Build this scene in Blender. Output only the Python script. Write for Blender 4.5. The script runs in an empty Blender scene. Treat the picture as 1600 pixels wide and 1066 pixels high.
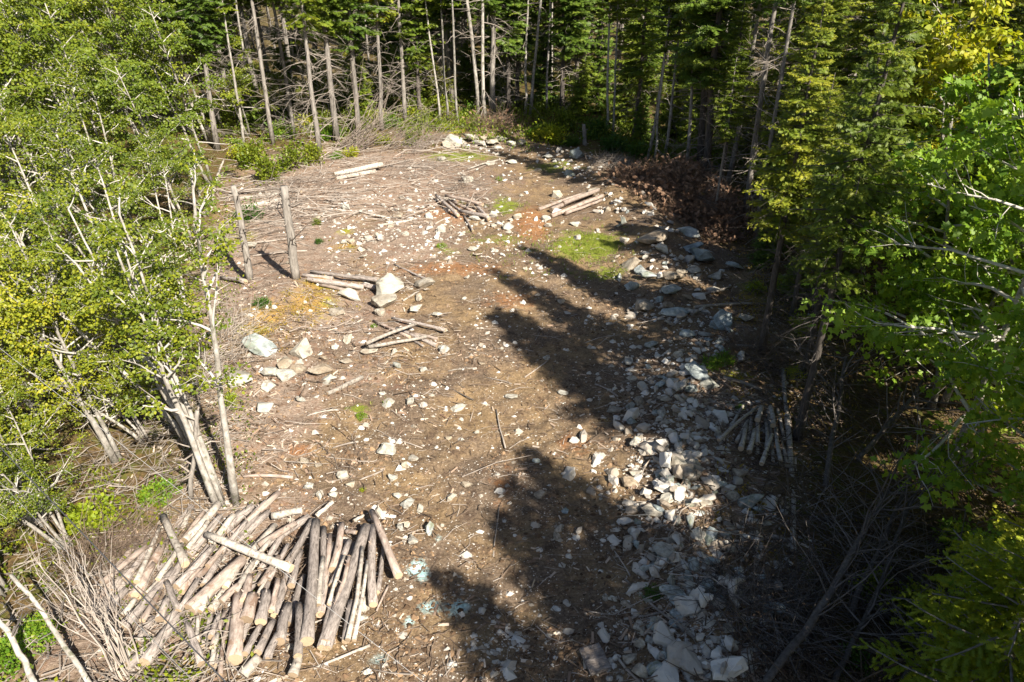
import bpy, bmesh, math, random
import numpy as np
from mathutils import Vector, Matrix, noise as mnoise

# ------------------------------------------------------------------ camera, sky, sun, exposure
SC = bpy.context.scene
COL = SC.collection
CAM_H, PITCH, FPX = 9.0, math.radians(30.0), 1069.0
cam_d = bpy.data.cameras.new("camera")
cam_d.lens = 36.0 * FPX / 1600.0
cam_d.sensor_width = 36.0
cam_d.clip_end = 2000.0
cam = bpy.data.objects.new("camera", cam_d)
cam.location = (0, 0, CAM_H)
cam.rotation_euler = (math.pi / 2 - PITCH, 0, 0)
COL.objects.link(cam)
SC.camera = cam

SUN_EL = math.radians(41.0)
SX, SY = 0.60, -0.80                       # horizontal direction towards the sun
world = bpy.data.worlds.new("World")
SC.world = world
world.use_nodes = True
wn = world.node_tree.nodes
wn.clear()
sky = wn.new("ShaderNodeTexSky")
sky.sky_type = 'NISHITA'
sky.sun_disc = False
sky.sun_elevation = SUN_EL
sky.sun_rotation = math.atan2(SX, SY)
bgn = wn.new("ShaderNodeBackground")
bgn.inputs[1].default_value = 0.052
wo = wn.new("ShaderNodeOutputWorld")
world.node_tree.links.new(sky.outputs[0], bgn.inputs[0])
world.node_tree.links.new(bgn.outputs[0], wo.inputs[0])
sun_d = bpy.data.lights.new("sun", 'SUN')
sun_d.energy = 5.0
sun_d.angle = math.radians(0.55)
sun_d.color = (1.0, 0.93, 0.80)
sun = bpy.data.objects.new("sun", sun_d)
sv = Vector((SX * math.cos(SUN_EL), SY * math.cos(SUN_EL), math.sin(SUN_EL)))
sun.rotation_euler = sv.to_track_quat('Z', 'Y').to_euler()
sun.location = (20, -20, 30)
COL.objects.link(sun)
SC.view_settings.view_transform = 'Standard'
SC.view_settings.look = 'None'
SC.view_settings.exposure = 1.28
SC.view_settings.gamma = 1.0
SC.render.engine = 'CYCLES'
SC.cycles.max_bounces = 6
SC.cycles.diffuse_bounces = 3
SC.cycles.transmission_bounces = 4
SC.cycles.use_denoising = True

RNG = np.random.default_rng(7)
random.seed(7)

# ------------------------------------------------------------------ terrain
def vnoise(x, y, s):
    x = np.asarray(x, float) ; y = np.asarray(y, float)
    xi = np.floor(x); yi = np.floor(y)
    fx = x - xi; fy = y - yi
    fx = fx * fx * (3 - 2 * fx); fy = fy * fy * (3 - 2 * fy)
    def h(a, b):
        v = np.sin(a * 127.1 + b * 311.7 + s * 74.7) * 43758.5453
        return v - np.floor(v)
    return (h(xi, yi) * (1 - fx) + h(xi + 1, yi) * fx) * (1 - fy) + (h(xi, yi + 1) * (1 - fx) + h(xi + 1, yi + 1) * fx) * fy

def fbm(x, y, s, o=4):
    t = 0; a = 0.5; f = 1.0
    for i in range(o):
        t = t + a * vnoise(x * f, y * f, s + i * 1.7); a *= .5; f *= 2.07
    return t

def flat_at(px, py, z=0.0):
    """the point at height z seen at pixel (px, py) of the photograph"""
    a = (px - 800) / FPX; b = (py - 533) / FPX
    dy = math.cos(PITCH) - b * math.sin(PITCH)
    dz = -math.sin(PITCH) - b * math.cos(PITCH)
    t = (z - CAM_H) / dz
    return np.array([a * t, dy * t, z])

def proj(x, y, z):
    zc = y * math.cos(PITCH) + (CAM_H - z) * math.sin(PITCH)
    return 800 + FPX * x / zc, 533 + FPX * ((CAM_H - z) * math.cos(PITCH) - y * math.sin(PITCH)) / zc

RIDGE = np.array([flat_at(*p)[:2] for p in [(835, 232), (930, 262), (985, 330), (1030, 400), (1060, 470), (1075, 560), (1060, 640), (1055, 740), (1060, 820), (1075, 900), (1110, 1000), (1130, 1100)]])

def seg_dist(x, y, P):
    d = np.full(np.shape(x), 1e9)
    for i in range(len(P) - 1):
        a = P[i]; b = P[i + 1]; ab = b - a
        t = np.clip(((x - a[0]) * ab[0] + (y - a[1]) * ab[1]) / (ab @ ab), 0, 1)
        d = np.minimum(d, np.hypot(x - a[0] - ab[0] * t, y - a[1] - ab[1] * t))
    return d

BUMPS = [(440, 470, .42, 1.6), (380, 520, .25, 1.3), (1150, 560, .25, 1.4), (745, 300, .30, 1.6), (760, 215, .35, 1.8), (620, 470, .12, .7), (1040, 390, .25, .9), (1170, 750, .2, 1.0), (560, 300, .2, 2.5), (1060, 320, .3, 2.0)]
BUMPS = [(*flat_at(a, b)[:2], h, r) for a, b, h, r in BUMPS]

def hbase(x, y):
    x = np.asarray(x, float); y = np.asarray(y, float)
    z = (fbm(x * .22, y * .22, 3, 3) - .45) * .45
    z = z + .30 * np.exp(-(seg_dist(x, y, RIDGE) / .95) ** 2)
    for bx, by, h, r in BUMPS:
        z = z + h * np.exp(-((x - bx) ** 2 + (y - by) ** 2) / (r * r))
    return z

def hgt(x, y):
    x = np.asarray(x, float); y = np.asarray(y, float)
    z = hbase(x, y)
    z = z + (fbm(x * 1.7, y * 1.7, 11, 3) - .45) * .20
    z = z + (fbm(x * 5, y * 5, 17, 3) - .4) * .085
    return z

def at(px, py, up=0.0):
    """ground point seen at a pixel, raised by up"""
    z = 0.0
    for _ in range(4):
        p = flat_at(px, py, z + up)
        z = float(hgt(p[0], p[1]))
    return Vector((float(p[0]), float(p[1]), z + up))

def ppm(px, py):
    """photograph pixels per metre at the ground point under a pixel"""
    p = flat_at(px, py)
    return FPX / (p[1] * math.cos(PITCH) + CAM_H * math.sin(PITCH))

# ------------------------------------------------------------------ materials
def nt(name):
    m = bpy.data.materials.new(name); m.use_nodes = True
    n = m.node_tree.nodes; n.clear()
    out = n.new("ShaderNodeOutputMaterial")
    return m, n, m.node_tree.links, out

def ramp(n, l, src, stops, interp='LINEAR'):
    r = n.new("ShaderNodeValToRGB"); r.color_ramp.interpolation = interp
    e = r.color_ramp.elements
    e[0].position = stops[0][0]; e[0].color = (*stops[0][1], 1)
    e[1].position = stops[-1][0]; e[1].color = (*stops[-1][1], 1)
    for p, c in stops[1:-1]:
        k = e.new(p); k.color = (*c, 1)
    l.new(src, r.inputs[0]); return r.outputs[0]

def math2(n, l, op, a, b, clamp=False):
    m = n.new("ShaderNodeMath"); m.operation = op; m.use_clamp = clamp
    for i, v in enumerate((a, b)):
        if isinstance(v, (int, float)): m.inputs[i].default_value = v
        else: l.new(v, m.inputs[i])
    return m.outputs[0]

def mixc(n, l, f, a, b, mode='MIX'):
    m = n.new("ShaderNodeMix"); m.data_type = 'RGBA'; m.blend_type = mode
    if isinstance(f, (int, float)): m.inputs[0].default_value = f
    else: l.new(f, m.inputs[0])
    for i, v in ((6, a), (7, b)):
        if isinstance(v, tuple): m.inputs[i].default_value = (*v, 1)
        else: l.new(v, m.inputs[i])
    return m.outputs[2]

def tex(n, l, kind, vec, scale, detail=4, rough=.6, **kw):
    t = n.new({"noise": "ShaderNodeTexNoise", "voronoi": "ShaderNodeTexVoronoi"}[kind])
    t.inputs["Scale"].default_value = scale
    if kind == "noise":
        t.inputs["Detail"].default_value = detail; t.inputs["Roughness"].default_value = rough
    for k, v in kw.items(): setattr(t, k, v)
    if vec is not None: l.new(vec, t.inputs["Vector"])
    return t

def mapping(n, l, src, scale):
    m = n.new("ShaderNodeMapping"); m.inputs["Scale"].default_value = scale
    l.new(src, m.inputs["Vector"]); return m.outputs[0]

def leaf_mat(name, stops, trans=.35, tcol=None, rough=.5, varr=.35):
    m, n, l, out = nt(name)
    at_ = n.new("ShaderNodeAttribute"); at_.attribute_name = "rnd"
    oi = n.new("ShaderNodeObjectInfo")
    f = math2(n, l, 'MULTIPLY', oi.outputs["Random"], varr)
    g = math2(n, l, 'MULTIPLY', at_.outputs["Fac"], 1 - varr)
    c = ramp(n, l, math2(n, l, 'ADD', f, g), stops)
    p = n.new("ShaderNodeBsdfPrincipled")
    l.new(c, p.inputs["Base Color"]); p.inputs["Roughness"].default_value = rough
    p.inputs["Specular IOR Level"].default_value = .35
    t = n.new("ShaderNodeBsdfTranslucent")
    tc = mixc(n, l, 1.0, c, tcol or (1.25, 1.2, .5), 'MULTIPLY')
    l.new(tc, t.inputs[0])
    mx = n.new("ShaderNodeMixShader"); mx.inputs[0].default_value = trans
    l.new(p.outputs[0], mx.inputs[1]); l.new(t.outputs[0], mx.inputs[2])
    l.new(mx.outputs[0], out.inputs[0]); return m

def bark_mat(name, stops, stretch=(2, 14, 14), sc=1.6, bump=.5, patches=None, rough=.85):
    """logs run along their own X axis; standing trunks use stretch along Z"""
    m, n, l, out = nt(name)
    tc = n.new("ShaderNodeTexCoord"); oi = n.new("ShaderNodeObjectInfo")
    add = n.new("ShaderNodeVectorMath"); add.operation = 'ADD'
    cx = n.new("ShaderNodeCombineXYZ")
    l.new(math2(n, l, 'MULTIPLY', oi.outputs["Random"], 57.0), cx.inputs[0]); l.new(math2(n, l, 'MULTIPLY', oi.outputs["Random"], 31.0), cx.inputs[2])
    l.new(tc.outputs["Object"], add.inputs[0]); l.new(cx.outputs[0], add.inputs[1])
    v = mapping(n, l, add.outputs[0], stretch)
    a = tex(n, l, "noise", v, sc, 6, .7)
    c = ramp(n, l, a.outputs["Fac"], stops)
    if patches:
        b = tex(n, l, "noise", add.outputs[0], patches[1], 5, .65)
        f = ramp(n, l, b.outputs["Fac"], [(patches[2], (0, 0, 0)), (patches[2] + .07, (1, 1, 1))])
        c = mixc(n, l, f, c, patches[0])
    br = math2(n, l, 'ADD', math2(n, l, 'MULTIPLY', oi.outputs["Random"], .5), .75)
    hs = n.new("ShaderNodeHueSaturation"); l.new(c, hs.inputs["Color"]); l.new(br, hs.inputs["Value"])
    p = n.new("ShaderNodeBsdfPrincipled"); p.inputs["Roughness"].default_value = rough
    p.inputs["Specular IOR Level"].default_value = .25
    l.new(hs.outputs[0], p.inputs["Base Color"])
    bp = n.new("ShaderNodeBump"); bp.inputs["Strength"].default_value = bump; bp.inputs["Distance"].default_value = .02
    l.new(a.outputs["Fac"], bp.inputs["Height"]); l.new(bp.outputs[0], p.inputs["Normal"])
    l.new(p.outputs[0], out.inputs[0]); return m

M = {}
M['leaf_left'] = leaf_mat('maple leaf yellow green', [(0, (.03, .06, .008)), (.4, (.115, .155, .010)), (.75, (.27, .285, .015)), (1, (.46, .39, .025))], .32)
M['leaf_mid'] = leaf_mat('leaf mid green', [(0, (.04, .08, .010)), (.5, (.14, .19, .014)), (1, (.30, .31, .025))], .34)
M['leaf_right'] = leaf_mat('maple leaf green', [(0, (.05, .14, .014)), (.5, (.23, .36, .032)), (.85, (.42, .50, .055)), (1, (.42, .38, .07))], .45)
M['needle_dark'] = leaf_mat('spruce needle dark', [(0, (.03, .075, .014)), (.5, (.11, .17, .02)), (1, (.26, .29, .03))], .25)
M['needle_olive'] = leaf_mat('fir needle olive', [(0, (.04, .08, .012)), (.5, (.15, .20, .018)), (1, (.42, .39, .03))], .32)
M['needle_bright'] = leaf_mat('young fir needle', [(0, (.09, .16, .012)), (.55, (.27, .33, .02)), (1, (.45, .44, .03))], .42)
M['shrub'] = leaf_mat('shrub leaf', [(0, (.05, .13, .01)), (.5, (.14, .26, .02)), (1, (.34, .36, .03))], .38)
M['shrub_yellow'] = leaf_mat('shrub leaf yellow', [(0, (.14, .22, .012)), (.5, (.28, .34, .02)), (1, (.48, .40, .03))], .38)
M['shrub_dark'] = leaf_mat('shrub leaf deep green', [(0, (.02, .07, .01)), (.5, (.05, .12, .014)), (1, (.14, .19, .02))], .3)
M['moss'] = leaf_mat('moss and low growth', [(0, (.10, .12, .02)), (.45, (.27, .21, .03)), (1, (.42, .24, .05))], .25)
M['grass'] = leaf_mat('grass', [(0, (.06, .11, .012)), (.5, (.15, .21, .02)), (1, (.32, .32, .06))], .3)
M['brown_needle'] = leaf_mat('dead brown needles', [(0, (.09, .05, .03)), (.5, (.21, .125, .08)), (1, (.40, .25, .16))], .1, (1, 1, 1), .8)
M['bark_log'] = bark_mat('spruce log bark', [(.30, (.085, .07, .064)), (.45, (.23, .195, .175)), (.60, (.36, .31, .28)), (.76, (.48, .42, .38))], (4, 14, 14), 2.2, 1.0, ((.36, .28, .22), 2.6, .62))
M['bark_pale'] = bark_mat('pale peeled log', [(.28, (.11, .08, .065)), (.46, (.27, .21, .175)), (.62, (.38, .31, .265)), (.78, (.52, .45, .39))], (3, 9, 9), 1.9, .6, ((.20, .135, .10), 4.2, .57))
M['bark_birch'] = bark_mat('whitish log bark', [(.30, (.13, .105, .09)), (.45, (.32, .28, .24)), (.70, (.54, .49, .43))], (6, 4, 4), 2.4, .45, ((.19, .155, .125), 6, .60))
M['bark_grey'] = bark_mat('grey conifer trunk', [(.3, (.10, .085, .075)), (.55, (.25, .225, .20)), (.8, (.38, .35, .31))], (14, 14, 3), 1.2, .8)
M['bark_dark'] = bark_mat('dark conifer trunk', [(.3, (.035, .028, .024)), (.55, (.10, .085, .075)), (.8, (.17, .15, .13))], (14, 14, 3), 1.2, .8)
M['bark_maple'] = bark_mat('pale maple trunk', [(.3, (.14, .12, .10)), (.5, (.29, .265, .235)), (.72, (.48, .45, .41))], (5, 5, 3), 2.0, .6, ((.13, .125, .09), 4.0, .56))
M['slash'] = bark_mat('brown grey slash', [(.3, (.13, .10, .08)), (.6, (.27, .22, .185)), (.85, (.46, .40, .35))], (4, 4, 4), 1.0, .2)
M['bark_limb'] = bark_mat('pale thin limb', [(.3, (.30, .27, .24)), (.6, (.46, .43, .39)), (.85, (.62, .59, .55))], (4, 4, 4), 1.5, .3)
M['twig_grey'] = bark_mat('dead grey twig', [(.3, (.17, .14, .12)), (.6, (.33, .285, .245)), (.85, (.54, .48, .43))], (4, 4, 4), 1.0, .2)
M['twig_brown'] = bark_mat('brown twig', [(.3, (.06, .04, .03)), (.6, (.15, .11, .08)), (.85, (.28, .21, .16))], (4, 4, 4), 1.0, .2)
M['twig_dark'] = bark_mat('dark dead branch', [(.3, (.06, .05, .045)), (.6, (.15, .13, .12)), (.85, (.30, .27, .25))], (4, 4, 4), 1.0, .2)

def cut_mat():
    m, n, l, out = nt('fresh cut wood')
    tc = n.new("ShaderNodeTexCoord")
    w = n.new("ShaderNodeTexWave"); w.wave_type = 'RINGS'; w.rings_direction = 'X'
    w.inputs["Scale"].default_value = 22; w.inputs["Distortion"].default_value = 1.5
    l.new(tc.outputs["Object"], w.inputs["Vector"])
    a = tex(n, l, "noise", tc.outputs["Object"], 9, 4)
    c = ramp(n, l, w.outputs["Fac"], [(0, (.38, .26, .15)), (1, (.56, .42, .27))])
    c = mixc(n, l, math2(n, l, 'MULTIPLY', a.outputs["Fac"], .7), c, (.44, .33, .24))
    oi = n.new("ShaderNodeObjectInfo")
    hs = n.new("ShaderNodeHueSaturation"); l.new(c, hs.inputs["Color"])
    l.new(math2(n, l, 'ADD', math2(n, l, 'MULTIPLY', oi.outputs["Random"], .6), .55), hs.inputs["Value"])
    p = n.new("ShaderNodeBsdfPrincipled"); p.inputs["Roughness"].default_value = .8
    l.new(hs.outputs[0], p.inputs["Base Color"]); l.new(p.outputs[0], out.inputs[0]); return m
M['cut'] = cut_mat()

def rock_mat(name, stops, lich=(.20, .22, .17)):
    m, n, l, out = nt(name)
    tc = n.new("ShaderNodeTexCoord"); oi = n.new("ShaderNodeObjectInfo")
    add = n.new("ShaderNodeVectorMath"); add.operation = 'ADD'
    cx = n.new("ShaderNodeCombineXYZ"); l.new(math2(n, l, 'MULTIPLY', oi.outputs["Random"], 91.0), cx.inputs[0])
    l.new(tc.outputs["Object"], add.inputs[0]); l.new(cx.outputs[0], add.inputs[1])
    a = tex(n, l, "noise", add.outputs[0], 3.2, 8, .72)
    b = tex(n, l, "noise", add.outputs[0], 1.5, 4, .6)
    c = ramp(n, l, a.outputs["Fac"], stops)
    c = mixc(n, l, ramp(n, l, b.outputs["Fac"], [(.52, (0, 0, 0)), (.66, (.8, .8, .8))]), c, lich)
    tint = ramp(n, l, oi.outputs["Random"], [(0, (1.0, .93, .84)), (.4, (.86, .88, .88)), (.7, (1.0, .98, .92)), (1, (.80, .70, .58))])
    c = mixc(n, l, 1.0, c, tint, 'MULTIPLY')
    p = n.new("ShaderNodeBsdfPrincipled"); p.inputs["Roughness"].default_value = .85; p.inputs["Specular IOR Level"].default_value = .3
    l.new(c, p.inputs["Base Color"])
    bp = n.new("ShaderNodeBump"); bp.inputs["Strength"].default_value = .6; bp.inputs["Distance"].default_value = .05
    l.new(a.outputs["Fac"], bp.inputs["Height"]); l.new(bp.outputs[0], p.inputs["Normal"])
    l.new(p.outputs[0], out.inputs[0]); return m
M['rock'] = rock_mat('granite stone', [(.33, (.13, .11, .09)), (.5, (.30, .26, .215)), (.7, (.50, .46, .40))], (.25, .20, .15))
M['rock_white'] = rock_mat('pale granite stone', [(.34, (.18, .16, .14)), (.47, (.38, .36, .32)), (.68, (.56, .54, .49))], (.26, .22, .18))
M['rock_grey_shade_tint'] = rock_mat('grey stone', [(.33, (.13, .145, .145)), (.5, (.31, .345, .355)), (.7, (.56, .60, .61))], (.16, .18, .12))  # grey stone with the bluish cast of shade put into its colour

def ground_mat():
    m, n, l, out = nt('clearing ground')
    tc = n.new("ShaderNodeTexCoord"); v = tc.outputs["Object"]
    z1 = n.new("ShaderNodeAttribute"); z1.attribute_name = "zone"
    z2 = n.new("ShaderNodeAttribute"); z2.attribute_name = "zone2"
    s1 = n.new("ShaderNodeSeparateColor"); l.new(z1.outputs["Color"], s1.inputs[0])
    s2 = n.new("ShaderNodeSeparateColor"); l.new(z2.outputs["Color"], s2.inputs[0])
    big = tex(n, l, "noise", v, .55, 5, .6).outputs["Fac"]
    med = tex(n, l, "noise", v, 3.1, 6, .7).outputs["Fac"]
    fin = tex(n, l, "noise", v, 19, 6, .8).outputs["Fac"]
    vor = tex(n, l, "voronoi", v, 26); vd = vor.outputs["Distance"]
    vf = n.new("ShaderNodeTexVoronoi"); vf.inputs["Scale"].default_value = 9; l.new(v, vf.inputs["Vector"])
    soil = ramp(n, l, fin, [(.30, (.065, .045, .032)), (.48, (.135, .096, .066)), (.60, (.22, .162, .114)), (.78, (.42, .34, .26))])
    tan = ramp(n, l, fin, [(.30, (.11, .078, .048)), (.50, (.235, .158, .085)), (.75, (.40, .29, .175))])
    soil = mixc(n, l, ramp(n, l, big, [(.42, (0, 0, 0)), (.60, (1, 1, 1))]), soil, tan)
    dark = ramp(n, l, fin, [(.3, (.035, .022, .016)), (.7, (.13, .085, .06))])
    soil = mixc(n, l, ramp(n, l, med, [(.50, (0, 0, 0)), (.66, (.85, .85, .85))]), soil, dark)
    # pebbles pressed in the soil
    peb = ramp(n, l, vor.outputs["Color"], [(0, (.30, .25, .19)), (1, (.66, .61, .54))])
    pm = math2(n, l, 'MULTIPLY', ramp(n, l, vd, [(.16, (1, 1, 1)), (.24, (0, 0, 0))]), ramp(n, l, vf.outputs["Distance"], [(.22, (1, 1, 1)), (.34, (0, 0, 0))]))
    soil = mixc(n, l, pm, soil, peb)
    lit = ramp(n, l, tex(n, l, "noise", mapping(n, l, v, (9, 26, 9)), 1.5, 7, .8).outputs["Fac"], [(.3, (.085, .06, .046)), (.46, (.205, .148, .112)), (.58, (.33, .255, .20)), (.72, (.58, .50, .43))])
    lit = mixc(n, l, ramp(n, l, med, [(.50, (0, 0, 0)), (.68, (.7, .7, .7))]), lit, (.20, .10, .055))
    def zf(sock, lo=.35, hi=.62):
        s = math2(n, l, 'ADD', sock, math2(n, l, 'MULTIPLY', math2(n, l, 'SUBTRACT', med, .5), 1.3))
        s = math2(n, l, 'ADD', s, math2(n, l, 'MULTIPLY', math2(n, l, 'SUBTRACT', fin, .5), .6))
        return ramp(n, l, s, [(lo, (0, 0, 0)), (hi, (1, 1, 1))])
    c = mixc(n, l, zf(s1.outputs[0]), soil, lit)
    moss = ramp(n, l, fin, [(.3, (.12, .085, .03)), (.5, (.31, .19, .055)), (.7, (.46, .31, .12))])
    mossg = ramp(n, l, fin, [(.3, (.10, .12, .015)), (.7, (.40, .38, .04))])
    moss = mixc(n, l, ramp(n, l, big, [(.45, (0, 0, 0)), (.55, (1, 1, 1))]), moss, mossg)
    c = mixc(n, l, zf(s1.outputs[1]), c, moss)
    forest = ramp(n, l, fin, [(.3, (.03, .022, .012)), (.5, (.10, .065, .03)), (.7, (.24, .16, .06))])
    forest = mixc(n, l, ramp(n, l, med, [(.48, (0, 0, 0)), (.62, (.8, .8, .8))]), forest, (.10, .11, .02))
    c = mixc(n, l, zf(s1.outputs[2]), c, forest)
    grass = ramp(n, l, fin, [(.3, (.07, .09, .015)), (.6, (.20, .23, .03))])
    c = mixc(n, l, zf(s2.outputs[0]), c, grass)
    teal = ramp(n, l, fin, [(.35, (.24, .44, .45)), (.6, (.54, .72, .70))])
    c = mixc(n, l, zf(s2.outputs[1], .30, .85), c, teal)
    rust = ramp(n, l, fin, [(.3, (.16, .065, .025)), (.7, (.38, .19, .085))])
    c = mixc(n, l, math2(n, l, 'MULTIPLY', zf(s2.outputs[2]), .75), c, rust)
    p = n.new("ShaderNodeBsdfPrincipled"); p.inputs["Roughness"].default_value = .95; p.inputs["Specular IOR Level"].default_value = .15
    l.new(c, p.inputs["Base Color"])
    h = math2(n, l, 'ADD', math2(n, l, 'MULTIPLY', fin, .6), math2(n, l, 'MULTIPLY', pm, .4))
    h = math2(n, l, 'ADD', h, math2(n, l, 'MULTIPLY', med, 1.2))
    bp = n.new("ShaderNodeBump"); bp.inputs["Strength"].default_value = .8; bp.inputs["Distance"].default_value = .06
    l.new(h, bp.inputs["Height"]); l.new(bp.outputs[0], p.inputs["Normal"])
    l.new(p.outputs[0], out.inputs[0]); return m
M['ground'] = ground_mat()

# ------------------------------------------------------------------ mesh builder
class MB:
    def __init__(s): s.v = []; s.f = []; s.r = []; s.n = 0
    def add(s, verts, faces, rnd=None):
        """verts (N,3); faces (F,k) int array; rnd per-vertex"""
        verts = np.asarray(verts, np.float32).reshape(-1, 3)
        s.v.append(verts); s.f.append(np.asarray(faces, np.int64) + s.n)
        s.r.append(np.zeros(len(verts), np.float32) if rnd is None else np.asarray(rnd, np.float32))
        s.n += len(verts)
    def segs(s, A, B, r0, r1, sides=3, rnd=None):
        """many straight tapered prisms at once"""
        A = np.asarray(A, float).reshape(-1, 3); B = np.asarray(B, float).reshape(-1, 3); n = len(A)
        if n == 0: return
        r0 = np.broadcast_to(r0, (n,)); r1 = np.broadcast_to(r1, (n,))
        d = B - A; L = np.linalg.norm(d, axis=1, keepdims=True) + 1e-9; d = d / L
        ref = np.where(np.abs(d[:, 2:3]) > .8, np.array([[1., 0, 0]]), np.array([[0, 0, 1.]]))
        u = np.cross(d, ref); u /= np.linalg.norm(u, axis=1, keepdims=True) + 1e-9
        w = np.cross(d, u)
        V = np.zeros((n, 2 * sides, 3))
        for k in range(sides):
            a = 2 * math.pi * k / sides; o = math.cos(a) * u + math.sin(a) * w
            V[:, k] = A + o * r0[:, None]; V[:, sides + k] = B + o * r1[:, None]
        base = (np.arange(n) * 2 * sides)[:, None]
        F = np.concatenate([base + np.array([[k, (k + 1) % sides, sides + (k + 1) % sides, sides + k]]) for k in range(sides)], 0)
        rr = RNG.random(n) if rnd is None else np.broadcast_to(rnd, (n,))
        s.add(V.reshape(-1, 3), F, np.repeat(rr, 2 * sides))
    def chain(s, P, R, sides=3, rnd=None):
        """chains: P (n,k,3), R (n,k)"""
        for i in range(P.shape[1] - 1): s.segs(P[:, i], P[:, i + 1], R[:, i], R[:, i + 1], sides, rnd)
    def tube(s, P, R, sides=8, cap=True, jit=0.0, seed=0):
        P = np.asarray(P, float); k = len(P)
        T = np.gradient(P, axis=0); T /= np.linalg.norm(T, axis=1, keepdims=True) + 1e-9
        ref = np.array([1., 0, 0]) if abs(T[0][2]) > .7 else np.array([0, 0, 1.])
        U = np.cross(T, ref); U /= np.linalg.norm(U, axis=1, keepdims=True); W = np.cross(T, U)
        rg = np.random.default_rng(seed)
        V = np.zeros((k, sides, 3)); lob = 1 + jit * rg.standard_normal(sides)
        for j in range(sides):
            a = 2 * math.pi * j / sides
            rr = np.asarray(R) * lob[j] * (1 + jit * .6 * rg.standard_normal(k))
            V[:, j] = P + (math.cos(a) * U + math.sin(a) * W) * rr[:, None]
        F = []
        for i in range(k - 1):
            for j in range(sides):
                F.append([i * sides + j, i * sides + (j + 1) % sides, (i + 1) * sides + (j + 1) % sides, (i + 1) * sides + j])
        s.add(V.reshape(-1, 3), F)
        if cap:
            n0 = s.n
            s.v.append(np.array([P[0], P[-1]], np.float32)); s.r.append(np.zeros(2, np.float32)); s.n += 2
            st = n0 - k * sides
            s.f.append(np.array([[n0, st + (j + 1) % sides, st + j] for j in range(sides)]))
            e = st + (k - 1) * sides
            s.f.append(np.array([[n0 + 1, e + j, e + (j + 1) % sides] for j in range(sides)]))
    def leaves(s, C, D, N, size, tmpl, rnd=None, wid=1.0, curl=.15):
        """C centres, D directions, N normals; tmpl (k,2): u along, v across"""
        n = len(C)
        if n == 0: return
        D = D / (np.linalg.norm(D, axis=1, keepdims=True) + 1e-9)
        S = np.cross(D, N); S /= np.linalg.norm(S, axis=1, keepdims=True) + 1e-9
        Nn = np.cross(S, D)
        size = np.broadcast_to(size, (n,)).reshape(-1, 1)
        k = len(tmpl); V = np.zeros((n, k, 3))
        for i, (u, v) in enumerate(tmpl):
            V[:, i] = C + D * u * size + S * v * wid * size - Nn * curl * (u * u + abs(v)) * size
        F = (np.arange(n) * k)[:, None] + np.arange(k)[None]
        rr = RNG.random(n) if rnd is None else rnd
        s.add(V.reshape(-1, 3), F, np.repeat(rr, k))
    def mesh(s, name, mat, smooth=False):
        me = bpy.data.meshes.new(name)
        V = np.concatenate(s.v) if s.v else np.zeros((0, 3), np.float32)
        me.vertices.add(len(V)); me.vertices.foreach_set("co", V.ravel())
        nl = sum(f.size for f in s.f); npoly = sum(len(f) for f in s.f)
        me.loops.add(nl); me.loops.foreach_set("vertex_index", np.concatenate([f.ravel() for f in s.f]).astype(np.int32))
        me.polygons.add(npoly)
        tot = np.concatenate([np.full(len(f), f.shape[1]) for f in s.f]).astype(np.int32)
        st = np.concatenate([[0], np.cumsum(tot)[:-1]]).astype(np.int32)
        me.polygons.foreach_set("loop_start", st)
        try: me.polygons.foreach_set("loop_total", tot)
        except Exception: pass
        me.polygons.foreach_set("use_smooth", np.full(npoly, smooth))
        a = me.attributes.new("rnd", 'FLOAT', 'POINT'); a.data.foreach_set("value", np.concatenate(s.r))
        me.materials.append(mat); me.update(calc_edges=True); return me

T_KITE = [(0, 0), (.45, .32), (1, 0), (.45, -.32)]
T_HEX = [(0, 0), (.25, .36), (.62, .30), (1, 0), (.62, -.30), (.25, -.36)]
T_MAPLE = [(0, 0), (.06, .36), (.34, .24), (.50, .56), (.62, .22), (1, 0), (.62, -.22), (.50, -.56), (.34, -.24), (.06, -.36)]
def comb(nt_, w):
    up = []
    for i in range(nt_):
        a = i / nt_; ww = w * math.sin(math.pi * (.18 + .75 * a))
        up += [(a, .10 * w), (a + .55 / nt_, ww)]
    return up + [(1.0, 0)] + [(u, -v) for u, v in reversed(up)]
T_COMB = comb(4, .36)
T_NEEDLE = [(0, 0), (.5, .16), (1, 0), (.5, -.16)]

def obj(name, me, parent=None, loc=None, rot=None, scale=None):
    o = bpy.data.objects.new(name, me); COL.objects.link(o)
    if parent is not None: o.parent = parent
    if loc is not None: o.location = loc
    if rot is not None: o.rotation_euler = rot
    if scale is not None: o.scale = scale
    return o

def kind(o, k): o["kind"] = k; return o
ALL = []          # (object, category, describing words, px, py, group) : labels are written at the end
def thing(o, cat, look, px, py, group=None, fixed=None):
    o["category"] = cat
    if group: o["group"] = group
    ALL.append((o, look, px, py, fixed)); return o

def rv(n): 
    v = RNG.standard_normal((n, 3)); return v / np.linalg.norm(v, axis=1, keepdims=True)
# ------------------------------------------------------------------ ground sheet
def blob(X, Y, pts):
    f = np.zeros(np.shape(X))
    for px, py, rx, ry, s in pts:
        p = flat_at(px, py); k = ppm(px, py)
        fy = math.sin(math.atan2(CAM_H, p[1]))
        f = np.maximum(f, s * np.exp(-(((X - p[0]) / (rx / k)) ** 2 + ((Y - p[1]) / (ry / k / fy)) ** 2)))
    return f

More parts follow.
